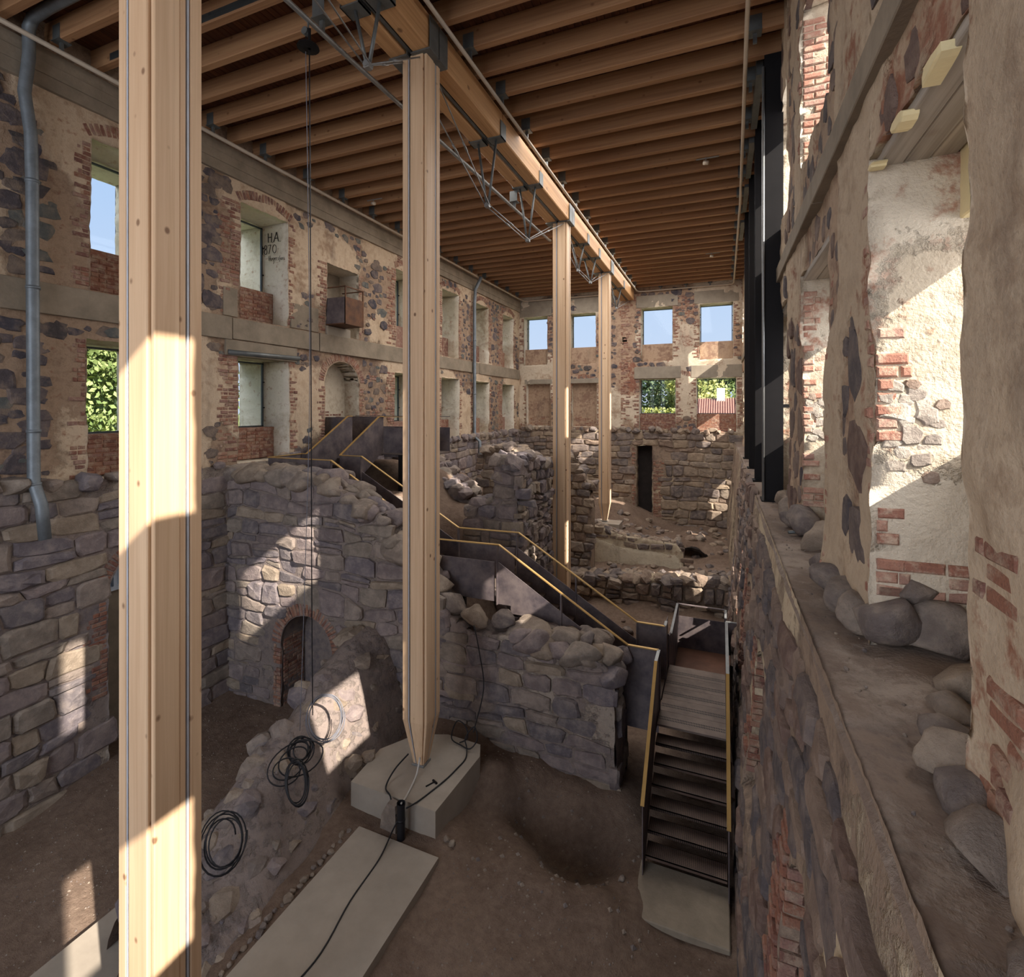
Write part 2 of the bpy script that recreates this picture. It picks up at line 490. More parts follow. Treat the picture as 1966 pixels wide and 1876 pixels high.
# ------------------------------------------------------------------ wall builder
class Frame:
    """s runs along the wall, z is up, n points into the room"""
    def __init__(f, o, sd, nd, base=None):
        f.o, f.sd, f.nd, f.base = np.array(o, float), np.array(sd, float), np.array(nd, float), base
    def P(f, s, z, n):
        s, z, n = np.broadcast_arrays(np.asarray(s, float), np.asarray(z, float), np.asarray(n, float))
        if f.base is not None:
            n = n + f.base(s, z)
        p = f.o + s[..., None] * f.sd + n[..., None] * f.nd
        p = p.copy()
        p[..., 2] += z
        return p

def lines(a, b, step, edges):
    base = list(np.arange(a, b + 1e-6, step))
    if b - base[-1] > 0.3 * step: base.append(b)
    e = [x for x in edges if a < x < b]
    base = [x for x in base if all(abs(x - y) > 0.45 * step for y in e)]
    return np.array(sorted(set([round(x, 5) for x in base + e])))

def wall(name, fr, sr, zr, step, opens, disp, T, mats, top=None, attrs=None, svar=None, parent=None, kind='structure', back=True, jit=0.25):
    """displaced sheet with openings; every opening edge is carried back through the thickness"""
    ed_s = [x for o in opens for x in o['r'][:2]]
    ed_z = [x for o in opens for x in (o['r'][2], o['r'][3])]
    sl = svar if svar is not None else lines(sr[0], sr[1], step, ed_s)
    if svar is not None:
        sl = np.array([x for x in sl if all(abs(x - y) > 0.02 for y in ed_s)] + [x for x in ed_s if sl[0] < x < sl[-1]]); sl.sort()
    zl = lines(zr[0], zr[1], step, ed_z)
    ns, nz = len(sl), len(zl)
    Sg, Zg = np.meshgrid(sl, zl, indexing='ij')
    cs, cz = (sl[:-1] + sl[1:]) / 2, (zl[:-1] + zl[1:]) / 2
    CS, CZ = np.meshgrid(cs, cz, indexing='ij')
    gone = np.full(CS.shape, -1)
    for k, o in enumerate(opens):
        s0, s1, z0, z1 = o['r']
        m = (CS > s0) & (CS < s1) & (CZ > z0) & (CZ < z1)
        if o.get('arch'):
            r = (s1 - s0) / 2; zc = z1 - r * o['arch']
            m &= ~((CZ > zc) & (((CS - (s0 + s1) / 2) / r) ** 2 + ((CZ - zc) / (r * o['arch'])) ** 2 > 1))
        gone[m] = k
    if top is not None:
        gone[(CZ > top(CS)) & (gone < 0)] = 900
    jr = np.random.RandomState(5)
    js = (jr.rand(ns, nz) - 0.5) * jit * step; jz = (jr.rand(ns, nz) - 0.5) * jit * step
    S2, Z2 = Sg + js, Zg + jz
    # snapping of arch and ruin edges
    solid = gone < 0
    pad = np.zeros((ns + 1, nz + 1), bool); pad[1:-1, 1:-1] = solid
    cnt = pad[:-1, :-1].astype(int) + pad[1:, :-1] + pad[:-1, 1:] + pad[1:, 1:]
    gpad = np.full((ns + 1, nz + 1), -1); gpad[1:-1, 1:-1] = gone
    edge = (cnt > 0) & (cnt < 4)
    for k, o in enumerate(opens):
        if not o.get('arch'): continue
        s0, s1, z0, z1 = o['r']; r = (s1 - s0) / 2; sc = (s0 + s1) / 2; zc = z1 - r * o['arch']
        near = np.zeros((ns, nz), bool)
        for a in (slice(0, -1), slice(1, None)):
            for b in (slice(0, -1), slice(1, None)):
                near |= gpad[a, b] == k
        m = edge & near & (Zg > zc)
        ang = np.arctan2((Zg - zc) / o['arch'], Sg - sc)
        S2[m] = (sc + r * np.cos(ang))[m]; Z2[m] = (zc + r * o['arch'] * np.sin(ang))[m]
    if top is not None:
        near = np.zeros((ns, nz), bool)
        for a in (slice(0, -1), slice(1, None)):
            for b in (slice(0, -1), slice(1, None)):
                near |= gpad[a, b] == 900
        m = edge & near
        tz = top(Sg)
        Z2[m] = np.clip(tz, Zg - 1.2 * step, Zg + 1.2 * step)[m]
    N2 = disp(S2, Z2) if callable(disp) else np.zeros_like(S2)
    V = fr.P(S2, Z2, N2).reshape(-1, 3)
    idx = np.arange(ns * nz).reshape(ns, nz)
    q = np.stack([idx[:-1, :-1], idx[1:, :-1], idx[1:, 1:], idx[:-1, 1:]], -1)[solid]
    A = {k: fn(S2, Z2).ravel() for k, fn in (attrs or {}).items()}
    faces = [q]; mi = [np.zeros(len(q), int)]
    # boundary edges -> reveals
    ev = []
    for i in range(ns):
        for j in range(nz - 1):  # edges along z at line i
            a = gone[i - 1, j] if i > 0 else -2
            b = gone[i, j] if i < ns - 1 else -2
            if a == -1 and b >= 0: ev.append((idx[i, j], idx[i, j + 1], b))
            elif b == -1 and a >= 0: ev.append((idx[i, j], idx[i, j + 1], a))
    for j in range(nz):
        for i in range(ns - 1):
            a = gone[i, j - 1] if j > 0 else -2
            b = gone[i, j] if j < nz - 1 else -2
            if a == -1 and b >= 0: ev.append((idx[i, j], idx[i + 1, j], b))
            elif b == -1 and a >= 0: ev.append((idx[i, j], idx[i + 1, j], a))
    fs, fz, fn = S2.ravel(), Z2.ravel(), N2.ravel()
    extraV = []; extraS = []; nv = len(V); cache = {}
    ts = (0.14, 0.4, 0.7, 1.0)
    def ring(v, k):
        key = (v, k)
        if key in cache: return cache[key]
        if k < 900:
            o = opens[k]; s0, s1, z0, z1 = o['r']; d = o.get('d', T)
            u0, u1, w0, w1 = o.get('out', o['r'])
            ts_, tz_ = u0 + (fs[v] - s0) / (s1 - s0) * (u1 - u0), w0 + (fz[v] - z0) / (z1 - z0) * (w1 - w0)
        else:
            d = T; ts_, tz_ = fs[v], fz[v]
        out = [v]
        for t in ts:
            s_ = fs[v] * (1 - t) + ts_ * t; z_ = fz[v] * (1 - t) + tz_ * t; n_ = fn[v] * (1 - t) - d * t
            w = 0.02 if k < 900 else 0.07
            if t < 1 or k >= 900:
                w1_ = float(vnoise(s_ * 5, z_ * 5, n_ * 5 + k, 3)) * w; w2_ = float(vnoise(s_ * 5, z_ * 5, n_ * 5 + k, 4)) * w
                s_ += w1_; z_ += w2_
            extraV.append((s_, z_, n_)); out.append(nv + len(extraV) - 1)
        cache[key] = out
        return out
    rq = []; rmi = []
    for a, b, k in ev:
        ra, rb = ring(a, k), ring(b, k)
        for t in range(len(ts)):
            rq.append((ra[t], rb[t], rb[t + 1], ra[t + 1])); rmi.append(1 if k < 900 else 2)
    if extraV:
        E = np.array(extraV)
        V = np.vstack([V, fr.P(E[:, 0], E[:, 1], E[:, 2])])
        for k, fnc in (attrs or {}).items():
            A[k] = np.concatenate([A[k], fnc(E[:, 0] + E[:, 2] * 0.7, E[:, 1])])
        faces.append(np.array(rq)); mi.append(np.array(rmi))
    if back:
        bs = sorted(set([sl[0], sl[-1]] + [x for o in opens if 'blind' not in o for x in o.get('out', o['r'])[:2]]))
        bz = sorted(set([zl[0], zl[-1]] + [x for o in opens if 'blind' not in o for x in o.get('out', o['r'])[2:]]))
        if top is not None: bs = list(np.linspace(sl[0], sl[-1], 25)); bz = [zl[0], zl[-1]]
        bv = []; bf = []
        for i in range(len(bs) - 1):
            for j in range(len(bz) - 1):
                c0, c1 = (bs[i] + bs[i + 1]) / 2, (bz[j] + bz[j + 1]) / 2
                if any(o.get('out', o['r'])[0] < c0 < o.get('out', o['r'])[1] and o.get('out', o['r'])[2] < c1 < o.get('out', o['r'])[3] for o in opens if 'blind' not in o): continue
                za, zb = bz[j + 1], bz[j + 1]
                if top is not None: za, zb = float(top(np.array(bs[i]))), float(top(np.array(bs[i + 1])))
                n0 = len(bv)
                bv += [(bs[i], bz[j]), (bs[i + 1], bz[j]), (bs[i + 1], zb), (bs[i], za)]
                bf.append((n0, n0 + 1, n0 + 2, n0 + 3))
        B = np.array(bv)
        n0 = len(V)
        V = np.vstack([V, fr.P(B[:, 0], B[:, 1], np.full(len(B), -T))])
        for k in A: A[k] = np.concatenate([A[k], np.zeros(len(B))])
        faces.append(np.array(bf) + n0); mi.append(np.zeros(len(bf), int))
    me = mesh(name, V, np.vstack(faces), mats, True, np.concatenate(mi), A)
    o = link(name, me, parent)
    if kind and parent is None: o['kind'] = kind
    return o

# ------------------------------------------------------------------ stones and bricks laid into walls
def stone_geo(poly, h, rng, dome=1.0, sink=0.07):
    c = poly.mean(0)
    p = poly - c
    n = len(p)
    v = []
    tilt = (rng.rand(2) - 0.5) * 0.25 * min(1, h * 6)
    def ring(sc, nn, jit):
        for k in range(n):
            q = p[k] * sc
            v.append((q[0], q[1], nn + (rng.rand() - 0.5) * jit + (tilt @ q if nn > 0 else 0)))
    ring(1.0, -sink, 0)
    ring(0.99, h * 0.35, h * 0.5)
    ring(0.86 - 0.1 * rng.rand(), h, h * 0.45)
    v.append(((rng.rand() - 0.5) * 0.2 * abs(p[:, 0]).max(), (rng.rand() - 0.5) * 0.2 * abs(p[:, 1]).max(), h * (1.0 + 0.25 * dome * rng.rand())))
    f = []
    for r in (0, 1):
        for k in range(n):
            a, b = r * n + k, r * n + (k + 1) % n
            f += [(a, b, b + n, a + n)]
    for k in range(n):
        f.append((2 * n + k, 2 * n + (k + 1) % n, 3 * n))
    return c, v, f

def block_poly(c4, rng, cham=(0.05, 0.22), jit=0.06):
    """c4: bl, br, tr, tl -> eight-to-ten-point outline with knocked-off corners"""
    c4 = [np.array(x, float) for x in c4]
    out = []
    for k in range(4):
        a, b = c4[k], c4[(k + 1) % 4]
        t0, t1 = rng.uniform(*cham), 1 - rng.uniform(*cham)
        L = np.linalg.norm(b - a)
        out.append(a + (b - a) * t0 + (rng.rand(2) - 0.5) * jit * L)
        if L > 0.3 and rng.rand() < 0.5:
            out.append(a + (b - a) * 0.5 + (rng.rand(2) - 0.5) * jit * L * 1.5)
        out.append(a + (b - a) * t1 + (rng.rand(2) - 0.5) * jit * L)
    return np.array(out)

def blob_poly(c, rx, ry, rng, n=9):
    a0 = rng.rand() * 6.28
    out = []
    for k in range(n):
        a = a0 + 2 * math.pi * k / n
        r = rng.uniform(0.68, 1.16)
        a += rng.uniform(-0.22, 0.22)
        x, y = abs(math.cos(a)) ** 0.75 * math.copysign(1, math.cos(a)), abs(math.sin(a)) ** 0.75 * math.copysign(1, math.sin(a))
        out.append((c[0] + rx * x * r, c[1] + ry * y * r))
    return np.array(out)

def courses(s0, s1, z0, z1, hr, wr, rng, gap=0.014, wav=0.05, keep=None, merge=0.12):
    zs = [z0]
    while zs[-1] < z1: zs.append(zs[-1] + rng.uniform(*hr))
    sd = rng.randint(1, 999)
    def bz(k, s): return zs[k] + float(vnoise(s * 1.1, k * 3.7, 0.5, sd)) * wav * 2.1 + float(vnoise(s * 3.5, k * 1.7, 2.5, sd)) * wav * 0.6
    out = []
    for k in range(len(zs) - 1):
        s = s0 - rng.rand() * wr[0]
        jl = (rng.rand() - 0.5) * 0.06, (rng.rand() - 0.5) * 0.06
        while s < s1:
            w = rng.uniform(*wr)
            h = zs[k + 1] - zs[k]
            jr = (rng.rand() - 0.5) * 0.34 * wr[0], (rng.rand() - 0.5) * 0.34 * wr[0]
            e = s + w
            c4 = [(s + jl[0] + gap, bz(k, s) + gap), (e + jr[0] - gap, bz(k, e) + gap), (e + jr[1] - gap, bz(k + 1, e) - gap), (s + jl[1] + gap, bz(k + 1, s) - gap)]
            cen = np.mean(c4, 0)
            if keep is None or keep(cen[0], cen[1]):
                if rng.rand() < merge and h > 0.16:   # two thin stones instead of one
                    t = rng.uniform(0.4, 0.6)
                    m0 = [c4[0][i] * (1 - t) + c4[3][i] * t for i in (0, 1)]; m1 = [c4[1][i] * (1 - t) + c4[2][i] * t for i in (0, 1)]
                    out.append(block_poly([c4[0], c4[1], (m1[0], m1[1] - gap), (m0[0], m0[1] - gap)], rng))
                    out.append(block_poly([(m0[0], m0[1] + gap), (m1[0], m1[1] + gap), c4[2], c4[3]], rng))
                else:
                    out.append(block_poly(c4, rng))
            s = e; jl = jr
    return out

def scatter(s0, s1, z0, z1, rad, n, rng, keep=None, flat=0.75, sep=0.92):
    pts = []
    tries = 0
    while len(pts) < n and tries < n * 30:
        tries += 1
        r = rng.uniform(*rad) * rng.uniform(0.7, 1.0)
        s, z = rng.uniform(s0, s1), rng.uniform(z0, z1)
        if keep is not None and not keep(s, z, r): continue
        if any((s - a) ** 2 + ((z - b) / flat) ** 2 < ((r + c) * sep) ** 2 for a, b, c in pts): continue
        pts.append((s, z, r))
    return [blob_poly((s, z), r * rng.uniform(0.85, 1.2), r * flat * rng.uniform(0.8, 1.1), rng) for s, z, r in pts]

def area2(p):
    x, y = p[:, 0], p[:, 1]
    return 0.5 * abs(np.dot(x, np.roll(y, 1)) - np.dot(y, np.roll(x, 1)))

def lay_stones(parent, fr, polys, h, mat, rng, disp=None, limit=300, name='stone', rest='rubble', dome=1.0, sink=0.07):
    """every stone that shows large is a part of its own; the rest is one part of kind stuff"""
    items = []
    for p in polys:
        c = p.mean(0)
        n0 = float(disp(np.array(c[0]), np.array(c[1]))) if disp is not None else 0.0
        w = fr.P(c[0], c[1], n0)
        view = abs(np.dot(w / (np.linalg.norm(w) + 1e-6), fr.nd))
        items.append((seen_size(w, area2(p) * (0.25 + view)), p, n0))
    items.sort(key=lambda t: -t[0])
    rv, rf = [], []
    for k, (_, p, n0) in enumerate(items):
        hh = rng.uniform(*h) * min(1.0, 0.4 + math.sqrt(area2(p)) * 1.6)
        c, v, f = stone_geo(p, hh, rng, dome, sink)
        v = np.array(v)
        o = fr.P(c[0], c[1], n0)
        loc = v[:, 0:1] * fr.sd + v[:, 2:3] * fr.nd
        loc[:, 2] += v[:, 1]
        if fr.base is not None:
            loc += (fr.base(c[0] + v[:, 0], c[1] + v[:, 1]) - fr.base(c[0], c[1]))[:, None] * fr.nd
        if k < limit:
            link(name, mesh(name, loc, f, mat, False), parent, o)
        else:
            n = len(rv)
            rv += [tuple(q) for q in (loc + o)]
            rf += [tuple(i + n for i in q) for q in f]
    if rv:
        link(rest, mesh(rest, rv, rf, mat, False), parent)['kind'] = 'stuff'

_BR = {}
def brick_mesh(mat, w, h, d, fr):
    key = (mat.name, round(w, 3), round(h, 3), round(d, 3), tuple(fr.sd), tuple(fr.nd))
    if key not in _BR:
        c = 0.012
        x, y = w / 2, h / 2
        v = [(-x, -y, -0.06), (x, -y, -0.06), (x, y, -0.06), (-x, y, -0.06), (-x, -y, d - c), (x, -y, d - c), (x, y, d - c), (-x, y, d - c),
             (-x + c, -y + c, d), (x - c, -y + c, d), (x - c, y - c, d), (-x + c, y - c, d)]
        f = [(0, 1, 5, 4), (1, 2, 6, 5), (2, 3, 7, 6), (3, 0, 4, 7), (4, 5, 9, 8), (5, 6, 10, 9), (6, 7, 11, 10), (7, 4, 8, 11), (8, 9, 10, 11)]
        v = np.array(v)
        loc = v[:, 0:1] * fr.sd + v[:, 2:3] * fr.nd
        loc[:, 2] += v[:, 1]
        _BR[key] = (loc, f, mesh('brick', loc, f, mat))
    return _BR[key]

def brick_zone(s0, s1, z0, z1, rng, ragged=0.25, lost=0.08, pitch=0.085, L=0.255, keep=None):
    out = []
    k = 0
    z = z0
    while z + pitch * 0.8 < z1:
        off = 0 if k % 2 == 0 else L / 2
        a = s0 - off + (rng.rand() * ragged * 0.4 if k % 2 else 0)
        b = s1 - rng.rand() * ragged * (1 if k % 2 else 0.5)
        s = s0 - off
        while s < b - 0.05:
            w = L if rng.rand() < 0.8 else L / 2
            x0, x1 = max(s, s0), min(s + w, max(b, s0 + 0.07))
            if x1 - x0 > 0.06 and rng.rand() > lost and (keep is None or keep((x0 + x1) / 2, z)):
                out.append(((x0 + x1) / 2, z + pitch / 2, x1 - x0 - 0.012, pitch - 0.013, 0.0))
            s += w
        z += pitch
        k += 1
    return out

def arch_bricks(sc, zc, r, thick, a0=0.0, a1=math.pi, pitch=0.085, ar=1.0):
    n = max(3, int((a1 - a0) * (r + thick / 2) / pitch))
    return [(sc + (r + thick / 2) * math.cos(a0 + (k + 0.5) * (a1 - a0) / n), zc + (r + thick / 2) * ar * math.sin(a0 + (k + 0.5) * (a1 - a0) / n), thick - 0.015, (a1 - a0) / n * (r + 0.02) - 0.012, a0 + (k + 0.5) * (a1 - a0) / n) for k in range(n)]

def lay_bricks(parent, fr, bl, mat, rng, disp=None, depth=0.014, limit=300, name='brick', rest='brickwork', n0=0.0):
    items = []
    for (s, z, w, h, ang) in bl:
        nn = (float(disp(np.array(s), np.array(z))) if disp is not None else 0.0) + n0
        o = fr.P(s, z, nn)
        items.append((seen_size(o, w * h), s, z, w, h, ang, o))
    items.sort(key=lambda t: -t[0])
    rv, rf = [], []
    axis = Vector(np.cross(fr.sd, [0, 0, 1.0]))
    for k, (_, s, z, w, h, ang, o) in enumerate(items):
        w_ = max(0.06, round(w / 0.03) * 0.03); h_ = round(h, 3)
        d = depth * rng.choice([0.5, 0.8, 1.0, 1.3])
        loc, f, me = brick_mesh(mat, w_, h_, d, fr)
        R = Matrix.Rotation(ang + (rng.rand() - 0.5) * 0.05, 3, -axis) if True else None
        # rotation about the wall normal; its sense follows s and z
        sgn = 1 if np.dot(np.cross(fr.sd, [0, 0, 1.0]), fr.nd) < 0 else 1
        R = Matrix.Rotation((ang + (rng.rand() - 0.5) * 0.05), 3, Vector(np.cross(fr.sd, [0, 0, 1.0])))
        if k < limit:
            ob = link(name, me, parent, o)
            ob.rotation_euler = R.to_euler()
        else:
            n = len(rv)
            rv += [tuple(q) for q in (loc @ np.array(R).T + o)]
            rf += [tuple(i + n for i in q) for q in f]
    if rv:
        link(rest, mesh(rest, rv, rf, mat), parent)['kind'] = 'stuff'

_ROCK = {}
def rock_mesh(mat, seed, sub=1):
    key = (mat.name, seed, sub)
    if key not in _ROCK:
        import bmesh
        bm = bmesh.new()
        if sub == 1:
            bmesh.ops.create_icosphere(bm, subdivisions=2, radius=1.15)
        else:
            bmesh.ops.create_icosphere(bm, subdivisions=sub + 1, radius=1.25)
        v = np.array([x.co for x in bm.verts])
        f = [tuple(x.index for x in q.verts) for q in bm.faces]
        bm.free()
        L = np.linalg.norm(v, axis=1, keepdims=True)
        if sub == 1: v = v * (1 + 0.22 * (np.random.RandomState(seed + 50).rand(len(v), 1) - 0.5))
        v *= (1 + 0.30 * fbm(v[:, 0], v[:, 1], v[:, 2] + seed * 7.3, 0.9, 3, seed))[:, None]
        if True:  # flattened facets
            rs = np.random.RandomState(seed)
            for _ in range(8 if sub == 1 else 7):
                d = rs.randn(3); d /= np.linalg.norm(d)
                t = v @ d
                lim = rs.uniform(0.62, 0.85)
                v -= np.clip(t - lim, 0, None)[:, None] * d * 0.9
        _ROCK[key] = mesh('rock', v, f, mat, sub > 1)
    return _ROCK[key]

def rock(name, loc, size, mat, rng, parent=None, sub=1):
    me = rock_mesh(mat, int(rng.randint(1, 9)), sub)
    o = link(name, me, parent, loc)
    sx = size if isinstance(size, (tuple, list)) else (size * rng.uniform(0.8, 1.25), size * rng.uniform(0.8, 1.2), size * rng.uniform(0.6, 0.95))
    o.scale = tuple(x / 1.0 for x in sx)
    o.rotation_euler = (rng.uniform(-0.3, 0.3), rng.uniform(-0.3, 0.3), rng.uniform(0, 6.28))
    return o

# ------------------------------------------------------------------ windows
def window(n, fr, s0, s1, z0, z1, depth, mull=0, mat=None):
    """thin steel frame with its pane, set into an opening"""
    mat = mat or m_frame
    w = 0.035
    b = MB()
    def bx(a0, a1, b0, b1, t=0.05):
        P = [fr.P(a0, b0, -depth), fr.P(a1, b1, -depth - t)]
        b.box(tuple(P[0]), tuple(P[1]))
    bx(s0, s0 + w, z0, z1); bx(s1 - w, s1, z0, z1); bx(s0, s1, z0, z0 + w); bx(s0, s1, z1 - w, z1)
    for k in range(mull):
        m = s0 + (s1 - s0) * (k + 1) / (mull + 1)
        bx(m - w / 2, m + w / 2, z0, z1)
    o = b.build('window_%d' % n, mat)
    o['kind'] = 'structure'
    g = MB(); P = [fr.P(s0 + w, z0 + w, -depth - 0.02), fr.P(s1 - w, z1 - w, -depth - 0.028)]
    g.box(tuple(P[0]), tuple(P[1]))
    g.build('pane', m_glass, o)
    for zz in (z0 + (z1 - z0) * 0.3, z0 + (z1 - z0) * 0.7):
        for ss in (s0, s1):
            c = MB(); P = [fr.P(ss - 0.03, zz - 0.015, -depth + 0.03), fr.P(ss + 0.03, zz + 0.015, -depth - 0.03)]
            c.box(tuple(P[0]), tuple(P[1])); c.build('clip', m_black, o)
    return o
rs = np.random.RandomState
XL, YF, XR = -10.42, 26.6, 0.95
FL = Frame((XL, 0, 0), (0, 1, 0), (1, 0, 0))
FF = Frame((0, YF, 0), (1, 0, 0), (0, -1, 0))
FR = Frame((XR, 0, 0), (0, 1, 0), (-1, 0, 0))
NEAR0 = -8.0

# ------------------------------------------------------------------ left wall, upper storeys
LW = [7.05, 10.12, 16.3, 19.46, 22.53, 25.68]
op_l = []
for f_ in LW:
    op_l.append(dict(r=(f_ - 1.42, f_, 2.1, 4.8), k='u'))
    op_l.append(dict(r=(f_ - 1.48, f_ + 0.03, -1.3, 1.22), k='l'))
op_l.append(dict(r=(11.52, 12.95, 2.12, 4.12), d=0.75, blind=1, k='n'))
op_l.append(dict(r=(11.46, 12.95, -1.3, 1.36), arch=0.85, d=0.55, blind=1, k='a'))
def pl_l(s, z):
    a = 0.47 + 0.85 * fbm(s, z, 3.3, 0.55, 3, 21) + 0.05 * sstep(9, 16, s) - 0.10 * sstep(4.4, 5.4, z) - 0.10 * (1 - sstep(-1.3, 0.0, z))
    for o in op_l:   # plaster survives beside the reveals
        r = o['r']
        d = np.maximum(np.maximum(r[0] - s, s - r[1]), np.maximum(r[2] - z, z - r[3]))
        a = a + 0.10 * (1 - sstep(0.1, 0.5, d))
    return a
def disp_l(s, z):
    return 0.035 * fbm(s, z, 1.1, 1.2, 3, 5) + 0.02 * fbm(s, z, 4.4, 5.0, 2, 6) + 0.028 * sstep(0.46, 0.56, pl_l(s, z))
brk_l = []
R1 = rs(11)
def strips(op, rng, left=0.62, right=0.34):
    out = []
    for o in op:
        s0, s1, z0, z1 = o['r']
        if o.get('k') == 'a': z1 = z0 + 1.9
        fr_ = lambda s, z: True
        a = left * rng.uniform(0.8, 1.1); b = right * rng.uniform(0.7, 1.3)
        if abs(s1 - 7.06) < 0.1: a = 0.30
        if o.get('k') in 'an': a = 0.4
        lost_ = 0.16
        out += [(2 * (s0 - 0.02) - s, z, w, h, g) for (s, z, w, h, g) in brick_zone(s0 - 0.02, s0 - 0.02 + a, z0 + 0.05, z1 + 0.05, rng, 0.34, 0.15)]
        out += brick_zone(s1 + 0.02, s1 + 0.02 + b, z0 + 0.05, z1 + 0.05, rng, 0.3, 0.24)
    return out
brk_l = strips(op_l, R1)
for o in op_l:
    s0, s1, z0, z1 = o['r']
    if o['k'] == 'u': brk_l += arch_bricks((s0 + s1) / 2, z1 - 1.3, 1.5, 0.24, math.radians(60), math.radians(120))
    if o['k'] == 'a': brk_l += arch_bricks((s0 + s1) / 2, z1 - 0.63, 0.78, 0.24, 0.05, math.pi - 0.05, ar=0.85)
for k in range(46):   # brick fragments patched into the rubble here and there
    s, z, w = R1.uniform(3.2, 26), R1.choice([R1.uniform(-1.1, 1.4), R1.uniform(2.3, 5.1)]), R1.uniform(0.25, 0.7)
    if any(o['r'][0] - 0.9 < s < o['r'][1] + 0.4 and o['r'][2] - 0.5 < z < o['r'][3] + 0.1 for o in op_l): continue
    brk_l += [b_ for b_ in brick_zone(s, s + w, z, z + R1.uniform(0.15, 0.5), R1, 0.3, 0.3)]
def in_op(op, s, z, m=0.0):
    return any(o['r'][0] - m < s < o['r'][1] + m and o['r'][2] - m < z < o['r'][3] + m for o in op)
def br_l(s, z):
    a = np.full(np.shape(s), 0.30)
    for o in op_l:
        r = o['r']
        a = np.where((s > r[0] - 0.6) & (s < r[1] + 0.3) & (z > r[2]) & (z < r[3] + 0.25), 0.44, a)
    return a
wl = wall('wall_left', FL, (NEAR0, YF + 0.6), (-1.35, 6.45), 0.085, op_l, disp_l, 1.75, [m_wall_l, m_reveal, m_rub_l], attrs={'pl': pl_l, 'br': br_l},
          svar=np.array(list(np.arange(NEAR0, 4.0, 0.4)) + list(np.arange(4.0, 14.0, 0.075)) + list(np.arange(14.0, YF + 0.61, 0.12))))
lay_bricks(wl, FL, brk_l, m_brick, R1, disp_l)
def keep_l(s, z, r):
    if in_op(op_l, s, z, r * 0.9) or 1.5 - r * 0.6 < z < 2.1 + r * 0.6 or z + r * 0.7 > 5.3: return False
    for o in op_l:
        a = o['r']
        if a[0] - 0.45 - r < s < a[0] and a[2] < z < a[3]: return False
        if a[1] < s < a[1] + 0.2 + r * 0.8 and a[2] < z < a[3]: return False
    return float(pl_l(np.array(s), np.array(z))) < 0.56
big = lambda s, z, r: keep_l(s, z, r * 0.9)
lay_stones(wl, FL, scatter(3.0, 8.3, -1.25, 5.3, (0.22, 0.40), 75, R1, big, 0.7, 0.86) + scatter(3.0, 9.0, -1.25, 5.3, (0.08, 0.2), 160, R1, keep_l) + scatter(8.4, 26.4, -1.25, 5.4, (0.10, 0.30), 420, R1, keep_l), (0.008, 0.03), m_stone_up, R1, disp_l, limit=300, dome=0.3)
# infill walls under the windows, of brick
wn_no = 1
for o in op_l:
    s0, s1, z0, z1 = o['r']
    if o['k'] in 'ul':
        zt = 2.98 if o['k'] == 'u' else -0.5
        b = MB(); P0, P1 = FL.P(s0 + 0.005, z0 + 0.02, -0.5), FL.P(s1 - 0.005, zt, -0.9)
        b.box(tuple(P0), tuple(P1))
        ap = b.build('apron', m_brick, wl)
        if s0 < 12:
            lay_bricks(ap, FL, brick_zone(s0 + 0.02, s1 - 0.02, z0 + 0.02, zt, R1, 0.02, 0.03), m_brick, R1, n0=-0.5, limit=80)
        window(wn_no, FL, s0 + 0.02, s1 - 0.02, zt, z1 - 0.04, 0.85); wn_no += 1
    elif o['k'] == 'a':
        b = MB(); P0, P1 = FL.P(s0 - 0.05, z0, -0.55), FL.P(s1 + 0.05, z1 + 0.05, -0.62); b.box(tuple(P0), tuple(P1))
        ap = b.build('blocking', m_reveal, wl)
        lay_bricks(ap, FL, brick_zone(s0 + 0.05, s1 - 0.05, z0 + 0.02, z0 + 1.25, R1, 0.05, 0.12), m_brick, R1, n0=-0.56, limit=80)
    else:
        b = MB(); P0, P1 = FL.P(s0 - 0.05, z0, -0.75), FL.P(s1 + 0.05, z1 + 0.05, -0.82); b.box(tuple(P0), tuple(P1))
        b.build('blocking', m_concrete_d, wl)
# concrete bands
for (a, b_) in ((NEAR0, 3.9), (3.92, 8.45), (8.47, 11.2), (11.22, 15.9), (15.92, 21.4), (21.42, 26.5)):
    MB().box((XL - 0.2, a, 1.56 + R1.rand() * 0.03), (XL + 0.055 + R1.rand() * 0.02, b_, 2.06 + R1.rand() * 0.04), 0.008).build('concrete_band', m_concrete_d, wl)
for (a, b_) in ((8.25, 8.62), (10.22, 11.2)):
    MB().box((XL - 0.3, a, 2.1), (XL + 0.03, b_, 2.75), 0.006).build('concrete_patch', m_concrete_d, wl)
MB().box((XL - 0.3, 8.3, 1.2), (XL + 0.05, 10.4, 1.56), 0.006).build('concrete_lintel', m_concrete_d, wl)
tb = MB(); tb.tube([(XL + 0.05, 8.35, 1.27), (XL + 0.06, 10.45, 1.30)], 0.06, 8); tb.build('lintel_pipe', m_galv_d, wl, True)
rb = wl
for k, (zz0, zz1, dx) in enumerate(((5.28, 5.5, 0.10), (5.5, 5.7, 0.115), (5.7, 5.92, 0.095))):
    MB().box((XL - 0.3, NEAR0, zz0), (XL + dx, YF - 0.1, zz1), 0.006).build('ring_beam_board', m_concrete_d, wl)
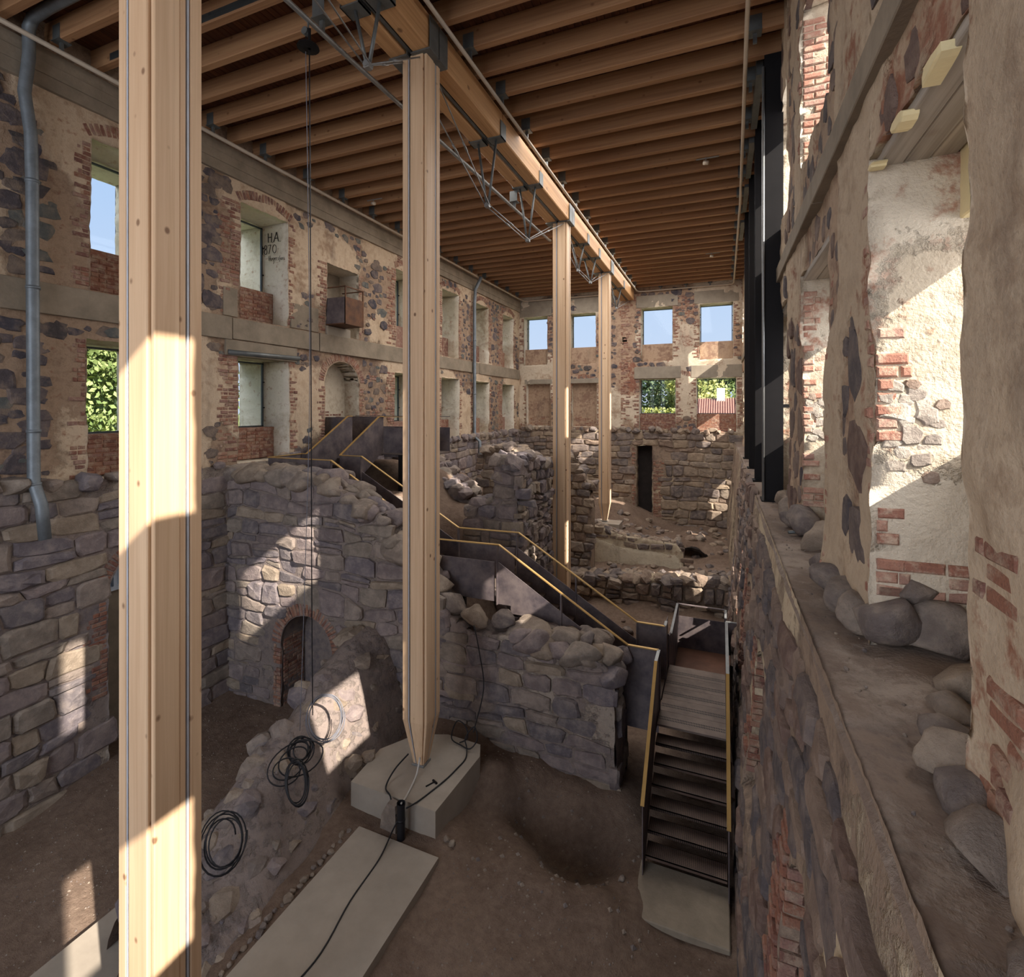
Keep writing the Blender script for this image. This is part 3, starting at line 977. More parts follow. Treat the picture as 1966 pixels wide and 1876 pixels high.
# inscription scratched into the plaster of the second reveal: H.A. / 1870 / a fainter name
def strokes(parent, segs, plane_y, w, depth, name):
    b = MB()
    for (x0, z0, x1, z1) in segs:
        b.bar((x0, plane_y, z0), (x1, plane_y, z1), w, depth, up=(0, 1, 0))
    return b.build(name, m_dark, parent)
YI = 10.105
x0, k = -11.07, 0.40
def L(px, py):      # letter box of the rubbing, 0..1 across, 0..1 down
    return (-11.20 + px * 0.72, 4.66 - py * 1.0)
def segs(pts, close=False):
    q = [L(*p) for p in pts]
    return [(*q[i], *q[i + 1]) for i in range(len(q) - 1)]
ins = segs([(.17, .06), (.18, .30)]) + segs([(.34, .06), (.33, .31)]) + segs([(.18, .17), (.33, .17)]) + segs([(.44, .31), (.58, .06), (.67, .31)]) + segs([(.49, .22), (.63, .22)]) + segs([(.385, .31), (.40, .315)]) + segs([(.74, .31), (.755, .315)])
strokes(wl, ins, YI, 0.017, 0.012, 'inscription')
el = lambda cx, cy, rx, ry, a0=0, a1=6.2832, n=12: segs([(cx + rx * math.cos(a0 + (a1 - a0) * i / n), cy + ry * math.sin(a0 + (a1 - a0) * i / n)) for i in range(n + 1)])
ins = segs([(-.10, .37), (-.10, .60)]) + el(.05, .42, .06, .055) + el(.05, .54, .07, .065) + segs([(.17, .38), (.30, .37), (.21, .60)]) + el(.48, .49, .09, .11)
strokes(wl, ins, YI, 0.011, 0.010, 'inscription')
x = .20
ins = segs([(x, .66), (x, .78)]) + segs([(x + .07, .65), (x + .06, .79)]) + segs([(x, .73), (x + .06, .73)])
ins += segs([(.31, .72), (.315, .79), (.35, .79), (.36, .72)]) + el(.42, .75, .03, .03) + segs([(.45, .72), (.45, .86), (.42, .88)]) + segs([(.49, .76), (.53, .745), (.51, .72), (.485, .75), (.52, .79)])
ins += segs([(.57, .72), (.57, .80)]) + segs([(.57, .745), (.61, .725)]) + segs([(.68, .73), (.645, .745), (.68, .775), (.64, .80)]) + segs([(.76, .69), (.73, .71), (.73, .85)]) + segs([(.71, .755), (.76, .75)]) + el(.80, .775, .03, .03)
ins += segs([(.855, .74), (.86, .81)]) + segs([(.86, .765), (.895, .75)]) + segs([(.955, .75), (.92, .77), (.955, .80), (.92, .82)])
strokes(wl, ins, YI, 0.0055, 0.008, 'inscription')

# ------------------------------------------------------------------ left wall, cellar rubble
FLL = Frame((XL + 0.10, 0, 0), (0, 1, 0), (1, 0, 0))
op_ll = [dict(r=(5.86, 7.36, -6.75, -2.7), arch=1.0, d=0.7, blind=1)]
flat0 = lambda v: (lambda s, z: np.full(np.shape(s), v) + 0.3 * fbm(s, z, 0.3, 0.8, 3, 31))
def disp_ll(s, z):
    return 0.06 * fbm(s, z, 2.1, 0.8, 3, 15) + 0.03 * fbm(s, z, 4.4, 4.0, 2, 16)
wll = wall('wall_left_cellar', FLL, (NEAR0, YF + 0.4), (-7.2, -1.30), 0.11, op_ll, disp_ll, 1.0, [m_rub_l, m_rub_l, m_rub_l], attrs={'pl': flat0(0.44), 'br': flat0(0.2)},
           svar=np.array(list(np.arange(NEAR0, 3.0, 0.5)) + list(np.arange(3.0, 8.6, 0.1)) + list(np.arange(8.6, YF + 0.41, 0.3))))
b = MB(); b.box((XL - 0.62, 5.7, -7.0), (XL - 0.68, 7.5, -2.6)); blk = b.build('blocking', m_concrete_d, wll)
b = MB()
for (a0, a1, c0, c1) in ((5.9, 7.3, -3.55, -3.47), (5.9, 5.97, -3.47, -2.75), (6.3, 6.36, -3.47, -2.75), (6.75, 6.81, -3.47, -2.75), (5.9, 7.3, -2.85, -2.78)):
    b.box((XL - 0.5, a0, c0), (XL - 0.62, a1, c1))
tr = b.build('window_%d' % wn_no, mat_simple('white_window_frame', S(196, 204, 214), 0.5, 0, 0.1, 4, 0)); tr['kind'] = 'structure'; wn_no += 1
b = MB(); b.box((XL - 0.58, 5.9, -3.47), (XL - 0.60, 7.3, -2.75)); b.build('pane', mat_simple('pane_painted_sky', S(168, 182, 198), 0.25, 0, 0.1, 9, 0), tr)  # pale blue colour stands in for sky light behind the glass
R2 = rs(12)
jam = [(2 * 5.84 - s, z, w, h, g) for (s, z, w, h, g) in brick_zone(5.84, 6.22, -5.2, -3.42, R2, 0.25, 0.05)] + arch_bricks(6.61, -3.45, 0.77, 0.24, 0.0, math.pi)
lay_bricks(wll, FLL, jam, m_brick_new, R2, disp_ll)
def keep_ll(s, z):
    if 5.75 < s < 7.5 and z < -2.55: return False
    if 5.45 < s <= 5.75 and -5.1 < z < -3.4: return False
    return not (s > 8.5 and (s < 11.0 or z < -4.4)) and z < -1.35
lay_stones(wll, FLL, courses(2.6, 26.4, -6.75, -1.45, (0.2, 0.44), (0.34, 0.95), R2, 0.008, 0.07, keep_ll), (0.025, 0.08), m_stone_low, R2, disp_ll, limit=290)
# loose rubble crowning the ledge between cellar wall and brick storey
for k in range(54):
    y = 3.2 + k * 0.43 + R2.rand() * 0.3
    if 8.2 < y < 9.6: continue
    rock('ledge_stone', (XL + 0.06 + R2.rand() * 0.08, y, -1.33 + R2.rand() * 0.08), R2.uniform(0.12, 0.24), m_stone_low, R2, wll)

# ------------------------------------------------------------------ far wall
op_f = [dict(r=(-10.12, -8.78, 2.35, 4.98), k='u'), dict(r=(-7.5, -6.1, 2.35, 5.0), k='u'), dict(r=(-3.76, -2.24, 2.35, 5.05), k='u'), dict(r=(-0.98, 0.52, 2.35, 5.05), k='u'),
        dict(r=(-3.86, -2.1, -1.15, 1.45), k='l'), dict(r=(-1.12, 0.66, -1.15, 1.45), k='l'),
        dict(r=(-9.98, -8.6, -1.0, 1.3), d=0.3, blind=1, k='b'), dict(r=(-7.4, -6.05, -1.0, 1.3), d=0.3, blind=1, k='b'),
        dict(r=(-4.72, -4.48, 3.25, 3.62), d=0.3, blind=1, k='h')]
def pl_f(s, z):
    a = 0.50 + 0.9 * fbm(s, z, 3.3, 0.6, 3, 41) - 0.25 * (1 - sstep(-1.4, -0.9, z)) - 0.2 * np.exp(-((s + 4.4) / 0.5) ** 2)
    for o in op_f:
        r = o['r']
        d = np.maximum(np.maximum(r[0] - s, s - r[1]), np.maximum(r[2] - z, z - r[3]))
        a = a + 0.12 * (1 - sstep(0.1, 0.45, d))
    return a
def disp_f(s, z):
    return 0.04 * fbm(s, z, 1.1, 1.2, 3, 45) + 0.02 * fbm(s, z, 4.4, 5.0, 2, 46) + 0.03 * sstep(0.46, 0.56, pl_f(s, z))
def br_f(s, z):
    return 0.40 + 0.25 * fbm(s, z, 7.7, 0.9, 2, 47)
wf = wall('wall_far', FF, (XL - 1.0, XR + 1.2), (-1.25, 6.45), 0.1, op_f, disp_f, 0.8, [m_wall_f, m_reveal, m_rub_f], attrs={'pl': pl_f, 'br': br_f})
R3 = rs(13)
bf = []
for o in op_f:
    s0, s1, z0, z1 = o['r']
    if o['k'] == 'h': continue
    w = 0.34 if o['k'] != 'b' else 0.22
    bf += [(2 * (s0 - 0.02) - s, z, w_, h, g) for (s, z, w_, h, g) in brick_zone(s0 - 0.02, s0 - 0.02 + w, z0 + 0.1, z1 - 0.05, R3, 0.3, 0.3)]
    bf += brick_zone(s1 + 0.02, s1 + 0.02 + w, z0 + 0.1, z1 - 0.05, R3, 0.3, 0.25)
bf += brick_zone(-4.8, -4.2, -1.2, 5.3, R3, 0.45, 0.34)
bf += brick_zone(-2.2, -1.0, 4.6, 5.6, R3, 0.3, 0.3)
for (c, zz) in ((-8.0, 1.62), (-6.7, 1.62), (-1.9, 1.72)):
    bf += [(c - 0.35 + i * 0.08, zz + 0.05 * math.sin(i * 0.5), 0.24, 0.066, math.pi / 2 + (i - 5) * 0.05) for i in range(11)]
lay_bricks(wf, FF, bf, m_brick, R3, disp_f)
def keep_f(s, z, r):
    if in_op(op_f, s, z, r * 0.9) or -5.1 < s < -4.0: return False
    return float(pl_f(np.array(s), np.array(z))) < 0.52
lay_stones(wf, FF, scatter(-10.3, 0.8, -1.1, 5.9, (0.10, 0.32), 330, R3, keep_f), (0.01, 0.04), m_stone_up, R3, disp_f, limit=290, dome=0.3)
for o in op_f:
    s0, s1, z0, z1 = o['r']
    if o['k'] in 'ul':
        zt = 3.22 if o['k'] == 'u' else -0.3
        b = MB(); P0, P1 = FF.P(s0 + 0.005, z0 + 0.02, -0.16), FF.P(s1 - 0.005, zt, -0.7); b.box(tuple(P0), tuple(P1), 0.01)
        ap = b.build('apron', m_wall_f if o['k'] == 'u' else m_brick, wf)
        if o['k'] == 'l':
            lay_bricks(ap, FF, brick_zone(s0 + 0.02, s1 - 0.02, z0 + 0.02, zt, R3, 0.02, 0.06), m_brick, R3, n0=-0.17, limit=120)
        window(wn_no, FF, s0 + 0.02, s1 - 0.02, zt, z1 - 0.03, 0.5); wn_no += 1
        b = MB(); P0, P1 = FF.P(s0 - 0.25, z1 + 0.02, -0.1), FF.P(s1 + 0.25, z1 + 0.62, 0.035 + 0.02 * R3.rand()); b.box(tuple(P0), tuple(P1), 0.01)
        b.build('concrete_lintel', m_concrete, wf)
    elif o['k'] == 'b':
        b = MB(); P0, P1 = FF.P(s0 - 0.05, z0 - 0.02, -0.3), FF.P(s1 + 0.05, z1 + 0.05, -0.37); b.box(tuple(P0), tuple(P1)); ap = b.build('blocking', m_wall_f, wf)
        lay_bricks(ap, FF, brick_zone(s0 + 0.1, s1 - 0.1, z0 + 0.02, z0 + 0.55, R3, 0.2, 0.2), m_brick, R3, n0=-0.31, limit=60)
        b = MB(); P0, P1 = FF.P(s0 - 0.1, z1, -0.1), FF.P(s1 + 0.1, z1 + 0.25, 0.045); b.box(tuple(P0), tuple(P1), 0.01); b.build('concrete_lintel', m_concrete, wf)
    else:
        b = MB(); P0, P1 = FF.P(s0 - 0.02, z0 - 0.02, -0.28), FF.P(s1 + 0.02, z1 + 0.02, -0.35); b.box(tuple(P0), tuple(P1)); b.build('blocking', m_dark, wf)  # dark backing sheet, painted as the shade inside the small hole
MB().box((XL, YF - 0.05, 5.45), (-5.2, YF + 0.2, 5.95), 0.01).build('ring_beam_board', m_concrete, wf)

FFL = Frame((0, YF - 0.28, 0), (1, 0, 0), (0, -1, 0))
op_fl = [dict(r=(-3.95, -3.2, -5.75, -1.9), d=0.5, blind=1)]
def disp_fl(s, z):
    return 0.08 * fbm(s, z, 2.1, 0.7, 3, 55) + 0.03 * fbm(s, z, 4.4, 4.0, 2, 56)
wfl = wall('wall_far_cellar', FFL, (XL - 0.3, XR + 0.5), (-7.0, -1.16), 0.16, op_fl, disp_fl, 0.9, [m_rub_f, m_rub_f, m_rub_f], attrs={'pl': flat0(0.44), 'br': flat0(0.25)})
MB().box((-4.0, YF + 0.2, -6.0), (-3.15, YF + 0.28, -1.8)).build('blocking', m_dark, wfl)  # back of the recess coloured dark in place of its shade
lay_bricks(wfl, FFL, brick_zone(-3.15, -2.6, -5.6, -2.6, R3, 0.35, 0.15) + brick_zone(-4.2, -3.98, -5.4, -2.0, R3, 0.1, 0.3), m_brick, R3, disp_fl)
def keep_fl(s, z):
    return not (-4.2 < s < -2.75 and z < -1.8) and z < -1.25
lay_stones(wfl, FFL, courses(-10.3, 0.7, -6.3, -1.3, (0.22, 0.46), (0.34, 0.95), R3, 0.010, 0.08, keep_fl), (0.03, 0.10), m_stone_far, R3, disp_fl, limit=290)
for k in range(30):
    rock('ledge_stone', (-10.2 + k * 0.36 + R3.rand() * 0.2, YF - 0.2 - R3.rand() * 0.12, -1.22 + R3.rand() * 0.14), R3.uniform(0.12, 0.26), m_stone_far, R3, wfl)

# ------------------------------------------------------------------ right wall
RW = [0.55, 4.08, 7.38, 10.2, 12.85, 15.95, 19.1, 23.08, 26.25]
op_r = []
for f_ in RW:
    w = 1.69 if f_ == 7.38 else 1.45
    q_ = 1.42 if f_ == 4.08 else 1.25
    op_r.append(dict(r=(f_ - w, f_, -1.62, 1.66), out=(f_ - q_, f_, -1.62, 1.66), k='l'))
    op_r.append(dict(r=(f_ - w, f_, 3.02, 5.0), out=(f_ - q_, f_, 3.02, 5.1), k='u'))
def pl_r(s, z):
    return 0.50 + 0.95 * fbm(s, z * 0.45, 3.3, 1.3, 3, 61) + 0.16 * (1 - sstep(2.4, 3.0, s))
def disp_r(s, z):
    return 0.032 * fbm(s, z, 1.1, 1.1, 3, 65) + 0.022 * fbm(s, z, 4.4, 5.0, 2, 66) + 0.03 * sstep(0.47, 0.55, pl_r(s, z)) + 0.10 * (1 - sstep(-1.6, -1.0, z)) * (0.5 + fbm(s, z, 1, 2.0, 2, 68))
def br_r(s, z):
    return 0.38 + 0.3 * fbm(s, z, 7.7, 1.1, 2, 67)
wr_ = wall('wall_right', FR, (NEAR0, YF + 0.6), (-1.66, 6.45), 0.06, op_r, disp_r, 0.8, [m_wall_r, m_reveal_r, m_rub_f], attrs={'pl': pl_r, 'br': br_r},
           svar=np.array(list(np.arange(NEAR0, 1.8, 0.4)) + list(np.arange(1.8, 9.0, 0.05)) + list(np.arange(9.0, YF + 0.61, 0.14))))
R4 = rs(14)
for o in op_r:
    s0, s1, z0, z1 = o['r']
    if o['k'] == 'l':
        MB().box((XR + 0.5, s0 - 0.05, -1.62), (XR + 0.85, s1 + 0.05, -0.24), 0.02).build('parapet', m_reveal_r, wr_)
        MB().box((XR + 0.45, s0 - 0.05, 1.2), (XR + 0.85, s1 + 0.05, 1.7), 0.01).build('outer_lintel', m_cream, wr_)
        for q in range(3):
            MB().box((XR + 0.01 + q * 0.145, s0 - 0.1, 1.60 + 0.008 * q), (XR + 0.148 + q * 0.145, s1 + 0.08, 1.67), 0.006).build('soffit_board', m_boards, wr_)
# string course
for (a, b_) in ((NEAR0, 2.2), (2.21, 6.1), (6.11, 10.9), (10.91, 17.0), (17.01, 26.4)):
    MB().box((XR - 0.075 - R4.rand() * 0.015, a, 2.12), (XR + 0.1, b_, 2.36), 0.008).build('concrete_band', m_concrete_d, wr_)
br = []
for o in op_r:
    s0, s1, z0, z1 = o['r']
    if s0 < 1.5: continue
    br += brick_zone(s1 + 0.01, s1 + 0.2, z0 + 0.1, z1 - 0.1, R4, 0.2, 0.45)
    if s0 > 4: br += [(2 * (s0 - 0.06) - s, z, w_, h, g) for (s, z, w_, h, g) in brick_zone(s0 - 0.06, s0 + 0.14, z0 + 0.1, z1 - 0.1, R4, 0.2, 0.6)]
lay_bricks(wr_, FR, br, m_brick_pale, R4, disp_r, limit=60, depth=0.004)
def keep_r(s, z, r):
    return not in_op(op_r, s, z, r * 0.8) and not (2.0 - r * 0.5 < z < 2.45 + r * 0.5) and float(pl_r(np.array(s), np.array(z))) < 0.55
br2 = brick_zone(2.25, 2.6, -0.75, -0.45, R4, 0.1, 0.0) + brick_zone(2.2, 2.58, -1.5, -1.0, R4, 0.25, 0.1)
lay_bricks(wr_, FR, br2, m_brick, R4, disp_r, limit=60, depth=0.008)
lay_stones(wr_, FR, scatter(2.0, 14.0, -1.4, 5.9, (0.10, 0.30), 260, R4, keep_r, flat=1.25), (0.006, 0.025), m_stone_right, R4, disp_r, limit=240, dome=0.3)
m_stone_chalk = mat_stone('limewashed_packing', [S(176, 164, 150), S(188, 176, 160), S(160, 148, 136), S(150, 128, 112)], S(196, 184, 168), 0.5)
for yy in (4.08, 7.38):
    RR = rs(int(yy * 10)); FV = Frame((0, yy - 0.005, 0), (1, 0, 0), (0, -1, 0))
    lay_bricks(wr_, FV, brick_zone(XR + 0.0, XR + 0.6, 3.1, 4.95, RR, 0.1, 0.12), m_brick_pale, RR, depth=0.012, limit=70)
# the broken reveals of the two nearest openings: bare brick at the arris, a hole with packed rubble
for (yy, sd_) in ((4.08, 1), (7.38, 2)):
    FV = Frame((0, yy - 0.005, 0), (1, 0, 0), (0, -1, 0))
    RR = rs(40 + sd_)
    lay_bricks(wr_, FV, brick_zone(XR + 0.0, XR + 0.22, -1.25, 1.5, RR, 0.24, 0.25, keep=lambda s, z: fbm(z, 1.0, sd_, 1.6, 2, 5) > 0.02 or z < -0.7) + brick_zone(XR, XR + 0.55, -1.25, -0.95, RR, 0.05, 0.1), m_brick_pale, RR, depth=0.014, limit=80)
    lay_stones(wr_, FV, [blob_poly((XR + a, z), r, r * 0.8, RR, 8) for (a, z, r) in ((0.12, -0.02, 0.095), (0.16, 0.05, 0.05), (0.17, -0.09, 0.05), (0.26, 0.02, 0.05), (0.15, -0.3, 0.06), (0.27, -0.27, 0.05), (0.33, -0.1, 0.05), (0.2, 0.15, 0.05), (0.06, 0.06, 0.05), (0.22, 0.08, 0.07), (0.10, 0.14, 0.06), (0.28, -0.05, 0.075), (0.19, -0.18, 0.075), (0.09, -0.22, 0.06), (0.31, -0.2, 0.06), (0.24, -0.34, 0.07), (0.11, -0.38, 0.06), (0.36, 0.02, 0.05), (0.3, -0.45, 0.05))], (0.01, 0.03), m_stone_chalk, RR, limit=24, name='packing_stone')
for (yy, zz, r) in ((3.46, 1.60, 0.13), (2.98, 1.61, 0.15), (4.0, 1.58, 0.06)):
    FS = Frame((XR - 0.035, 0, 0), (0, 1, 0), (-1, 0, 0))
    lay_stones(wr_, FS, [blob_poly((yy, zz), r, r * 0.32, R4, 9)], (0.02, 0.03), m_cream, R4, limit=3, name='plaster_patch', dome=0.1)
# boulders of the footing along the ledge
for (yy, xx, zz, r) in ((4.05, 1.02, -1.38, 0.17), (4.03, 1.3, -1.42, 0.2), (4.1, 1.18, -1.2, 0.12), (4.3, 0.93, -1.45, 0.17), (4.7, 0.92, -1.48, 0.16), (5.2, 0.9, -1.5, 0.14), (3.5, 1.25, -1.52, 0.15), (3.3, 1.1, -1.56, 0.12), (3.0, 1.0, -1.55, 0.13), (2.75, 0.97, -1.5, 0.16), (2.55, 0.93, -1.56, 0.13), (2.3, 0.92, -1.55, 0.12), (5.9, 1.0, -1.5, 0.15), (6.6, 1.1, -1.5, 0.2), (7.3, 0.95, -1.42, 0.22), (7.8, 0.92, -1.48, 0.18), (8.5, 0.93, -1.5, 0.18), (9.3, 0.95, -1.5, 0.2), (1.8, 0.95, -1.55, 0.15)):
    rock('footing_stone', (xx, yy, zz), r, m_stone_dust, R4, wr_, 2)

# ledge and cellar face of the right wall
def face_x(z):
    return np.interp(z, [-7.0, -5.2, -4.0, -2.4, -1.66], [0.20, 0.25, 0.36, 0.50, 0.575])
FRL = Frame((0, 0, 0), (0, 1, 0), (-1, 0, 0), base=lambda s, z: -face_x(z))
def disp_rl(s, z):
    a = 0.07 * fbm(s, z, 2.1, 0.8, 3, 75) + 0.035 * fbm(s, z, 4.4, 3.5, 3, 76)
    return a * sstep(-1.62, -1.8, z)
op_rl = []
for f_ in RW[1:]:
    op_rl.append(dict(r=(f_ - 1.15, f_, -4.95, -3.0), out=(f_ - (0.5 if f_ < 11 else 1.05), f_, -3.75, -2.2), arch=0.5, **(dict(blind=1) if f_ == 4.08 else {})))
wrl = wall('wall_right_cellar', FRL, (NEAR0, YF + 0.3), (-7.2, -1.59), 0.09, op_rl, disp_rl, 1.25, [m_rub_f, m_rub_f, m_rub_f], attrs={'pl': flat0(0.46), 'br': flat0(0.3)},
           svar=np.array(list(np.arange(NEAR0, 1.6, 0.4)) + list(np.arange(1.6, 10.0, 0.07)) + list(np.arange(10.0, YF + 0.31, 0.2))))
R5 = rs(15)
def keep_rl(s, z):
    if in_op(op_rl, s, z, 0.12): return False
    if in_rect(s, z, BZ): return False
    return z < -1.75
BZ = [(7.4, 7.8, -4.6, -2.9), (4.1, 4.5, -4.7, -3.0), (10.25, 10.7, -4.8, -2.9), (2.5, 2.9, -4.6, -3.1)]
def in_rect(s, z, rects): return any(a < s < b and c < z < d for a, b, c, d in rects)
lay_stones(wrl, FRL, courses(1.7, 16.0, -6.6, -1.7, (0.16, 0.36), (0.25, 0.75), R5, 0.008, 0.07, keep_rl), (0.02, 0.07), m_stone_right, R5, disp_rl, limit=270)
bz = []
for (a, b_, c, d) in BZ: bz += brick_zone(a, b_, c, d, R5, 0.35, 0.1)
lay_bricks(wrl, FRL, bz, m_brick_new, R5, disp_rl, depth=0.03, limit=290)
for f_ in (4.08, 7.38, 10.2, 12.85):
    FV = Frame((0, f_ - 0.01, 0), (1, 0, 0), (0, -1, 0))
    lay_bricks(wrl, FV, [(s + 0.35 * (z + 4.0) * 0 + float(face_x(z)), z, w, h, g) for (s, z, w, h, g) in brick_zone(0.0, 0.62, -4.75, -3.2, R5, 0.15, 0.05)], m_brick, R5, depth=0.02, limit=45)
# ledge top
ys = np.array(list(np.arange(NEAR0, 1.0, 0.4)) + list(np.arange(1.0, 9.0, 0.06)) + list(np.arange(9.0, YF + 0.01, 0.15))); xs = np.array([0.555, 0.60, 0.64, 0.7, 0.76, 0.82, 0.88, 0.94, 1.0, 1.08, 1.16, 1.25, 1.35, 1.85])
Yg, Xg = np.meshgrid(ys, xs, indexing='ij')
Zg = -1.60 + 0.022 * fbm(Xg, Yg, 0.5, 2.0, 3, 81) + 0.012 * fbm(Xg, Yg, 0.5, 9.0, 2, 82) + 0.05 * sstep(0.85, 1.05, Xg) + np.where(Xg < 0.58, -0.06, 0.0)
Xd = Xg + np.where(Xg < 0.62, 0.03 * fbm(Xg * 0, Yg, 0.2, 1.5, 3, 83), 0)
idx = np.arange(Yg.size).reshape(Yg.shape)
q = np.stack([idx[:-1, :-1], idx[:-1, 1:], idx[1:, 1:], idx[1:, :-1]], -1).reshape(-1, 4)
lg = link('trim_1', mesh('trim_1', np.stack([Xd, Yg, Zg], -1).reshape(-1, 3), q, m_ledge, True, None, {'pl': (0.4 + 0.3 * fbm(Xg, Yg, 0.3, 1.4, 3, 84)).ravel(), 'br': np.full(Yg.size, 0.2)}))
lg['kind'] = 'structure'
for k in range(46):
    y = R5.uniform(2.0, 8.5)
    rock('pebble', (R5.uniform(0.66, 1.0), y, -1.585 + 0.005), R5.uniform(0.006, 0.016), m_stone_dust, R5, lg)
# ------------------------------------------------------------------ roof: boards, joists (parts of the ceiling)
ceil_ = MB(); ceil_.box((XL - 1.4, NEAR0, 6.42), (XR + 1.9, YF + 1.0, 6.60)); ceil_ = ceil_.build('ceiling', m_deckb); ceil_['kind'] = 'structure'
bw = 0.125
nb = int((XR + 0.9 - (XL - 0.6)) / bw)
bme = {}
for k in range(nb):
    x = XL - 0.6 + k * bw
    key = k % 4
    if key not in bme:
        b = MB(); b.box((0.002, NEAR0, 6.385 + 0.002 * key), (bw - 0.004, YF + 0.5, 6.425), 0.006); bme[key] = mesh('board', b.v, b.f, m_deckb)
    link('board', bme[key], ceil_, (x, 0, 0))
b = MB(); b.box((XL - 0.5, -0.07, 6.03), (XR + 1.0, 0.07, 6.385), 0.012); jme = mesh('joist', b.v, b.f, m_joist)
JY = [9.12 + 0.682 * k for k in range(-16, 26)]
for y in JY:
    if y < YF - 0.1: link('joist', jme, ceil_, (0, y, 0))
# wall plates closing the gap between joists at both walls
for (x0_, x1_) in ((XL - 0.6, XL - 0.25), (XR + 0.1, XR + 0.8)):
    MB().box((x0_, NEAR0, 5.9), (x1_, YF + 0.5, 6.4)).build('wall_plate', m_joist, ceil_)

# ------------------------------------------------------------------ timber columns
XC = -4.4
def column(y, ztop, zbot, label, taper=True, tz=0.75):
    t = empty('timber_column', (XC, y, zbot))
    tag(t, label, 'column', 'timber columns down the middle of the hall')
    def post(x0, x1, y0, y1, name, mat, c=0.008, end=0.42, zt=0.0):
        b = MB()
        L = []
        zz = [0.03, tz, ztop - zbot - zt]
        sc = [end, 1.0, 1.0] if taper else [1, 1, 1]
        for z_, s_ in zip(zz, sc):
            L += [(x * s_, yy * s_, z_) for (x, yy) in ((x0 + c, y0), (x1 - c, y0), (x1, y0 + c), (x1, y1 - c), (x1 - c, y1), (x0 + c, y1), (x0, y1 - c), (x0, y0 + c))]
        f = [tuple(range(8))[::-1], tuple(range(16, 24))] + [(r * 8 + k, r * 8 + (k + 1) % 8, r * 8 + 8 + (k + 1) % 8, r * 8 + 8 + k) for r in (0, 1) for k in range(8)]
        b.add(L, f)
        return b.build(name, mat, t)
    a = 0.215
    post(-0.068, a - 0.052, -a, 0.08, 'timber', m_wood_col)
    post(a - 0.045, a, -a + 0.024, 0.018, 'timber', m_wood_col)
    post(a - 0.045, a - 0.010, 0.022, 0.08, 'timber', m_wood_col)
    post(-a, -0.118, -a + 0.012, 0.08, 'timber', m_wood_col)
    post(-0.085, a, 0.113, a, 'timber', m_wood_col)
    post(-a, -0.118, 0.113, a, 'timber', m_wood_col)
    post(-0.110, -0.093, -a + 0.012, a - 0.02, 'steel_strip', m_strip, 0.001)
    post(-a + 0.02, a - 0.010, 0.088, 0.105, 'steel_strip', m_strip, 0.001)
    post(-0.118, -0.085, -a + 0.045, a - 0.05, 'core', m_wood_col, 0.001)
    post(-a + 0.05, a - 0.04, 0.08, 0.113, 'core', m_wood_col, 0.001)
    b = MB(); b.box((-0.11, -0.11, 0), (0.11, 0.11, 0.035), 0.004); b.build('base_plate', m_galv, t)
    return t
column(2.90, 5.45, -6.55, 'nearest tall timber column, banded with sunlight, cut by the bottom of the picture')
column(6.98, 5.45, -5.62, 'timber column tapering to a point on the concrete block with cables')
column(14.70, 5.45, -6.1, 'timber column behind the far handrail of the stairs, beside the stub of thick rubble wall')
column(20.80, 5.45, -4.62, 'farthest timber column, its tapered foot on a small concrete block up on the ruin')

# ------------------------------------------------------------------ main beam with its underslung trusses
beam = empty('roof_beam', (XC, 6.98, 5.5))
tag(beam, 'long double timber roof beam on the columns, strutted below by steel rods', 'beam')
beam_o = Vector((XC, 6.98, 5.5))
def bpart(mb, name, mat, parent=beam, smooth=False):
    v = [tuple(Vector(p) - beam_o) for p in mb.v]
    return link(name, mesh(name, v, mb.f, mat, smooth), parent)
JT = [NEAR0, 2.9, 5.72, 6.98, 9.57, 11.94, 14.70, 16.79, 18.51, 20.80, 23.6, 26.5]
for i in range(len(JT) - 1):
    for (x0_, x1_) in ((-0.27, 0.02 - 0.06), (0.06, 0.36)):
        pass
for i in range(len(JT) - 1):
    for (x0_, x1_) in ((-0.40, -0.12), (0.00, 0.29)):
        b = MB(); b.box((XC + x0_, JT[i] + 0.012, 5.47), (XC + x1_, JT[i + 1] - 0.012, 5.99), 0.02); bpart(b, 'beam_segment', m_beam)
b = MB(); b.box((XC - 0.09, NEAR0, 5.50), (XC - 0.03, 26.4, 5.66)); bpart(b, 'tie_flat', m_galv_d)
COLY = (2.9, 6.98, 14.70, 20.80)
def node_z(y): return {5.72: 4.66, 9.57: 4.16, 11.94: 4.16, 16.79: 4.62, 18.51: 4.60, 23.6: 4.58}[y]
for y in (5.72, 9.57, 11.94, 16.79, 18.51, 23.6):
    zn = node_z(y)
    for (x0_, x1_, sx) in ((-0.42, -0.10, -1), (-0.02, 0.31, 1)):
        b = MB()
        b.box((XC + x0_, y - 0.13, 5.45), (XC + x1_, y + 0.13, 5.47)); b.box((XC + x0_, y - 0.13, 5.45), (XC + x0_ + 0.015, y + 0.13, 5.78)); b.box((XC + x1_ - 0.015, y - 0.13, 5.45), (XC + x1_, y + 0.13, 5.78))
        bpart(b, 'shoe', m_galv_d)
        b = MB(); b.tube([(XC + (x0_ + x1_) / 2, y, 5.45), (XC - 0.05 + 0.02 * sx, y, zn)], 0.026, 8); bpart(b, 'strut', m_galv_d, smooth=True)
    b = MB(); b.tube([(XC - 0.05, y - 0.06, zn), (XC - 0.05, y + 0.06, zn)], 0.045, 10); b.box((XC - 0.10, y - 0.05, zn - 0.05), (XC, y + 0.05, zn + 0.03), 0.01); bpart(b, 'node', m_galv)
